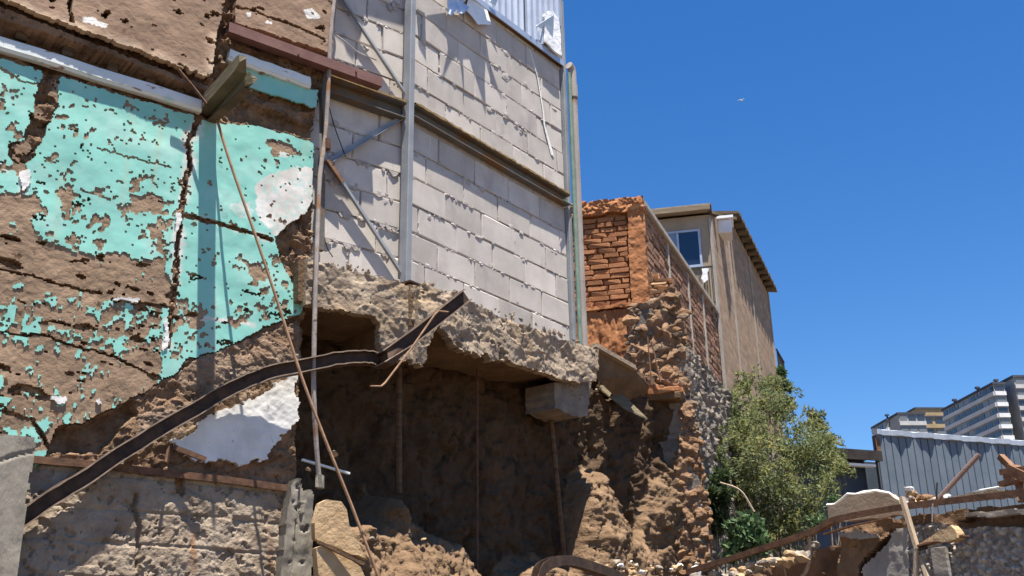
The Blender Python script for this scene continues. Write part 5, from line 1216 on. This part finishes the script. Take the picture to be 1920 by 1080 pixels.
# ================================================================== towers on the hill
M_tw = nmat('tower_wall', (.26, .25, .24), (.33, .32, .31), scale=.3, bump=0)
M_tw2 = nmat('tower_spandrel', (.44, .43, .42), (.52, .51, .50), scale=.3, bump=0)
M_tg = glass('tower_glass', (.035, .045, .06), .2)
M_tg2 = glass('curtained_tower_glass', (.14, .15, .16), .4)
M_tb = nmat('tower_balcony_white', (.66, .66, .66), (.76, .76, .76), scale=.5, bump=0)
M_ochre = nmat('tower_ochre', (.30, .22, .12), (.40, .30, .18), scale=.4, bump=0)
M_dark = nmat('tower_parapet', (.05, .055, .075), (.08, .085, .10), scale=.4, bump=0)
def tower(name, label, px, py, dist, az, ll, fl, fh, nf, left, front, wall=None, spand=None):
    wall = wall or M_tw; spand = spand or M_tw2
    g = ground_at(px, py, dist); F_ = Frame(g, az); zt_ = F_.uz(px, py)[1]; zb_ = zt_ - fh * nf
    t = thing(name, label, 'tower', F_)
    MB().box(0, fl, -ll, 0, 0, zt_).build('wall', wall, t)
    MB().box(-.25, fl + .2, -ll - .2, .25, zt_ + .01, zt_ + .55).build('roof_parapet', M_dark, t)
    for k in range(nf):
        z1 = zt_ - k * fh; z0 = z1 - fh
        if left:
            MB().box(-.35, -.005, -ll, -.0, z0, z0 + fh * .36).build('spandrel', spand, t)
            w_ = ll / left
            for i in range(left):
                MB().box(-.12, -.01, -(i + 1) * w_ + w_ * .10, -i * w_ - w_ * .10, z0 + fh * .42, z1 - fh * .10).build('window', rs.choice((M_tg, M_tg, M_tg2)), t)
        if front:
            MB().box(.0, fl, .005, .35, z0, z0 + fh * .36).build('spandrel', M_tb if front == 1 else spand, t)
            w_ = fl / front
            for i in range(front):
                MB().box(i * w_ + w_ * .10, (i + 1) * w_ - w_ * .10, .01, .12, z0 + fh * .42, z1 - fh * .10).build('window', rs.choice((M_tg, M_tg, M_tg2)), t)
    return t, F_, zt_
t1, F1, z1_ = tower('apartment_tower', 'long grey tower with bands of windows and a white balcony corner', 1862, 721, 260, 85, 25, 2.6, 2.55, 9, 9, 1)
tower('apartment_tower', 'grey tower with blank side at the right edge of the picture', 1900, 708, 262, 85, 8, 12, 2.55, 10, 0, 4)
tower('apartment_tower', 'small grey tower with a front of windows left of the ochre block', 1684, 777, 300, 85, 12, 7.4, 3.0, 7, 0, 3)
tower('apartment_tower', 'leftmost narrow grey tower with windows beside the shed roof', 1662, 789, 305, 85, 10, 1.6, 3.0, 7, 4, 1)
tower('ochre_block', 'ochre tan block with stepped roof between two grey towers', 1722, 783, 330, 85, 8, 9, 3.1, 6, 0, 2, M_ochre, M_ochre)
tw = tower('ochre_block', 'tan penthouse roof showing above the ochre block', 1716, 767, 352, 85, 8, 11, 2.2, 2, 0, 0, M_ochre, M_ochre)
for k, (x, y, lb) in enumerate(((1869, 722, 'roof vent nearest the white balcony corner of the long tower'), (1834, 736, 'roof vent in the middle of the long tower'), (1791, 759, 'roof vent at the far end of the long tower'), (1664, 786, 'roof vent on the leftmost narrow tower'))):
    g = ground_at(x, y, 262 if k < 3 else 303); F_ = Frame(g, 85); zt_ = F_.uz(x, y)[1]
    v = thing('roof_vent', lb, 'vent', F_); MB().box(-.18, .18, -.2, .2, zt_ - .8, zt_ + .9).build('stack', M_dark, v); MB().box(-.45, .45, -.4, .4, zt_ + .91, zt_ + 1.35).build('cowl', M_dark, v)

# ================================================================== bushes
def leafmat(name, stops, trans=.25):
    mt = bpy.data.materials.new(name); mt.use_nodes = True; nt = mt.node_tree; b_ = nt.nodes['Principled BSDF']
    at = N(nt, 'ShaderNodeAttribute'); at.attribute_name = 'tone'
    nt.links.new(ramp(nt, at.outputs['Fac'], stops), b_.inputs['Base Color']); b_.inputs['Roughness'].default_value = .6; b_.inputs['Specular IOR Level'].default_value = .2
    tr = N(nt, 'ShaderNodeBsdfTranslucent'); mx = N(nt, 'ShaderNodeMixShader'); mx.inputs[0].default_value = trans
    nt.links.new(ramp(nt, at.outputs['Fac'], stops), tr.inputs[0]); out = nt.nodes['Material Output']
    nt.links.new(b_.outputs[0], mx.inputs[1]); nt.links.new(tr.outputs[0], mx.inputs[2]); nt.links.new(mx.outputs[0], out.inputs[0]); return mt
M_leaf = leafmat('olive_leaves', [(0, (.10, .125, .065)), (.4, (.165, .19, .085)), (.7, (.225, .235, .085)), (.86, (.35, .31, .08)), (1, (.28, .24, .14))], .45)
M_leafd = leafmat('dark_leaves', [(0, (.03, .045, .018)), (.6, (.05, .075, .028)), (1, (.08, .105, .04))])
M_leafb = leafmat('bright_leaves', [(0, (.05, .085, .035)), (.6, (.085, .14, .055)), (1, (.14, .19, .09))])
M_twig = nmat('twig', (.12, .09, .06), (.22, .17, .12), scale=20, bump=.3, bscale=40)
def shrub(name, label, clumps, dist, nleaf, size, mat, stems, seed, stretch=1.0, base_z=0.6):
    rg = np.random.default_rng(seed)
    t = thing(name, label, 'bush')
    C, R_ = [], []
    for px, py, rp, dd in clumps:
        r = ray(px, py); h = math.hypot(r[0], r[1]); k = (dist + dd) / h; C.append(r * k + np.array([0, 0, EYE])); R_.append(rp * (dist + dd) / FPX)
    C = np.array(C); R_ = np.array(R_); w = R_ ** 2; w /= w.sum()
    # sub-clumps so the outline is uneven
    ns = 40 * len(C); si = rg.choice(len(C), ns, p=w); dirs = rg.normal(size=(ns, 3)); dirs /= np.linalg.norm(dirs, axis=1)[:, None]
    SCn = C[si] + dirs * (R_[si] * rg.uniform(.2, 1.12, ns))[:, None]; SR = R_[si] * rg.uniform(.10, .34, ns)
    li = rg.integers(0, ns, nleaf); d3 = rg.normal(size=(nleaf, 3)); d3 /= np.linalg.norm(d3, axis=1)[:, None]
    P_ = SCn[li] + d3 * (SR[li] * rg.uniform(0, 1, nleaf) ** .4)[:, None]
    a = rg.normal(size=(nleaf, 3)); a[:, 2] += .4; a /= np.linalg.norm(a, axis=1)[:, None]; b = np.cross(a, rg.normal(size=(nleaf, 3))); b /= np.linalg.norm(b, axis=1)[:, None]
    s_ = size * rg.uniform(.5, 1.4, nleaf)[:, None]
    tip = P_ + a * s_ * stretch; l_ = P_ + a * s_ * .45 * stretch + b * s_ * .20; r_ = P_ + a * s_ * .45 * stretch - b * s_ * .20
    V = np.stack([P_, l_, tip, r_], 1).reshape(-1, 3); Qd = np.arange(nleaf * 4).reshape(-1, 4)
    tone = np.clip(rg.normal(.45, .16, ns)[li] + rg.normal(0, .16, nleaf), 0, 1)
    me = raw_mesh('crown', V, Qd, None, {'tone': np.repeat(tone, 4)})
    link('crown', me, t, mat)
    c0 = C.mean(0)
    for k in range(stems):
        e = SCn[rg.integers(0, ns)]; b0 = np.array([c0[0] + rg.normal(0, .25), c0[1] + rg.normal(0, .25), base_z]); mid = (e + b0) / 2 + rg.normal(0, .08, 3)
        MB().tube(curve([b0, mid, e], 5), [.016 * (1 - .8 * i / 10) for i in range(11)], 5).build('stem', M_twig, t)
    return t
shrub('tall_bush', 'big loose olive green bush with yellow flecks beside the stone wall', [(1408, 800, 52, .3), (1455, 772, 52, .6), (1430, 880, 62, 0), (1498, 848, 58, .3), (1535, 835, 42, .6), (1482, 930, 62, 0), (1400, 935, 55, .1), (1550, 890, 30, .2), (1385, 745, 32, .8), (1440, 722, 34, 1.0), (1515, 792, 30, .8), (1575, 878, 18, .1), (1470, 985, 50, 0), (1372, 820, 40, 0), (1376, 880, 40, 0), (1360, 780, 26, .2), (1350, 830, 26, -.6), (1358, 870, 28, -.7), (1365, 740, 20, .3), (1400, 715, 22, 1.0), (1540, 925, 34, 0), (1515, 965, 34, 0), (1588, 885, 14, .1), (1440, 1000, 40, 0)], 10.6, 27000, .036, M_leaf, 48, 1, 1.25)
shrub('dark_shrub', 'small dark green shrub growing against the foot of the stone wall side', [(1348, 930, 26, 0), (1346, 975, 24, 0), (1352, 900, 16, 0)], 9.35, 5000, .04, M_leafd, 6, 2, 1.4)
shrub('low_plant', 'low broad-leaved green plant at the base of the big bush', [(1392, 1000, 32, 0), (1420, 1015, 25, 0), (1378, 1030, 22, 0)], 8.6, 1500, .075, M_leafb, 5, 3)
shrub('climbing_vine', 'green vine hanging below the back balcony of the beige house', [(1470, 725, 15, 0), (1474, 760, 14, 0), (1466, 700, 8, 0)], 17.5, 2600, .075, M_leafb, 4, 4)
shrub('brown_bush', 'brownish green bush behind the big bush by the shed roof', [(1530, 795, 22, 0), (1545, 830, 26, 0), (1570, 860, 18, 0)], 13.5, 4500, .05, M_leaf, 6, 5)
shrub('weed', 'thin green weed before the dark shed bay', [(1560, 940, 14, 0), (1572, 962, 16, 0), (1530, 980, 16, 0)], 7.5, 700, .03, M_leafb, 5, 6)
tag(MB().tube(curve([Vector(tuple(ground_at(1350, 905, 9.2) + np.array([0, 0, Frame(ground_at(1350, 905, 9.2), 90).uz(1350, 905)[1]]))), Vector(tuple(ground_at(1388, 920, 9.2) + np.array([0, 0, Frame(ground_at(1388, 920, 9.2), 90).uz(1388, 920)[1]]))), Vector(tuple(ground_at(1414, 960, 9.2) + np.array([0, 0, Frame(ground_at(1414, 960, 9.2), 90).uz(1414, 960)[1]])))], 5), .009, 5).build('dry_branch', M_lath), 'pale dry branch arching over the dark shrub', 'branch')

# ================================================================== gull
g = ground_at(1390, 188, 90); Fg = Frame(g, 75); zg_ = Fg.uz(1390, 188)[1]
gl = MB()
body = [Vector((-.16, 0, 0)), Vector((-.06, 0, .01)), Vector((.06, 0, .01)), Vector((.16, 0, .02)), Vector((.21, 0, .03))]
gl.tube(body, [.012, .05, .055, .035, .008], 8)
for s_ in (1, -1):
    gl.add([(-.05, s_ * .03, .02), (.06, s_ * .03, .02), (.06, s_ * .25, .10), (-.02, s_ * .25, .10), (-.03, s_ * .48, .05), (-.09, s_ * .50, .04), (-.05, s_ * .03, .005), (.06, s_ * .03, .005), (.06, s_ * .25, .085), (-.02, s_ * .25, .085), (-.03, s_ * .48, .04), (-.09, s_ * .50, .03)],
           [(0, 1, 2, 3), (3, 2, 4, 5), (6, 9, 8, 7), (9, 11, 10, 8), (0, 6, 7, 1), (1, 7, 8, 2), (2, 8, 10, 4), (4, 10, 11, 5), (5, 11, 9, 3), (3, 9, 6, 0)])
o = gl.build('gull', M_whitepaint, None, True); o.location = (g[0], g[1], zg_); o.rotation_euler = (.3, 0, .6); tag(o, 'small white gull flying in the blue sky', 'bird')
# ------------------------------------------------------------------ origins of things at their bases
bpy.context.view_layer.update()
def rebase():
    for o in [o for o in COL.objects if o.parent is None and o.type in {'EMPTY', 'MESH'} and o.get('category')]:
        pts = []
        for c in ([o] if o.type == 'MESH' else []) + list(o.children_recursive):
            if c.type == 'MESH': pts += [c.matrix_world @ Vector(b) for b in c.bound_box]
        if not pts: continue
        lo = Vector([min(p[i] for p in pts) for i in range(3)]); hi = Vector([max(p[i] for p in pts) for i in range(3)])
        base_ = Vector(((lo.x + hi.x) / 2, (lo.y + hi.y) / 2, lo.z))
        off = o.matrix_world.to_3x3().inverted() @ (base_ - o.matrix_world.translation)
        if o.type == 'MESH':
            if o.data.users > 1: continue
            o.data.transform(Matrix.Translation(-off))
        for c in o.children: c.location = c.location - off
        o.location = base_
rebase()
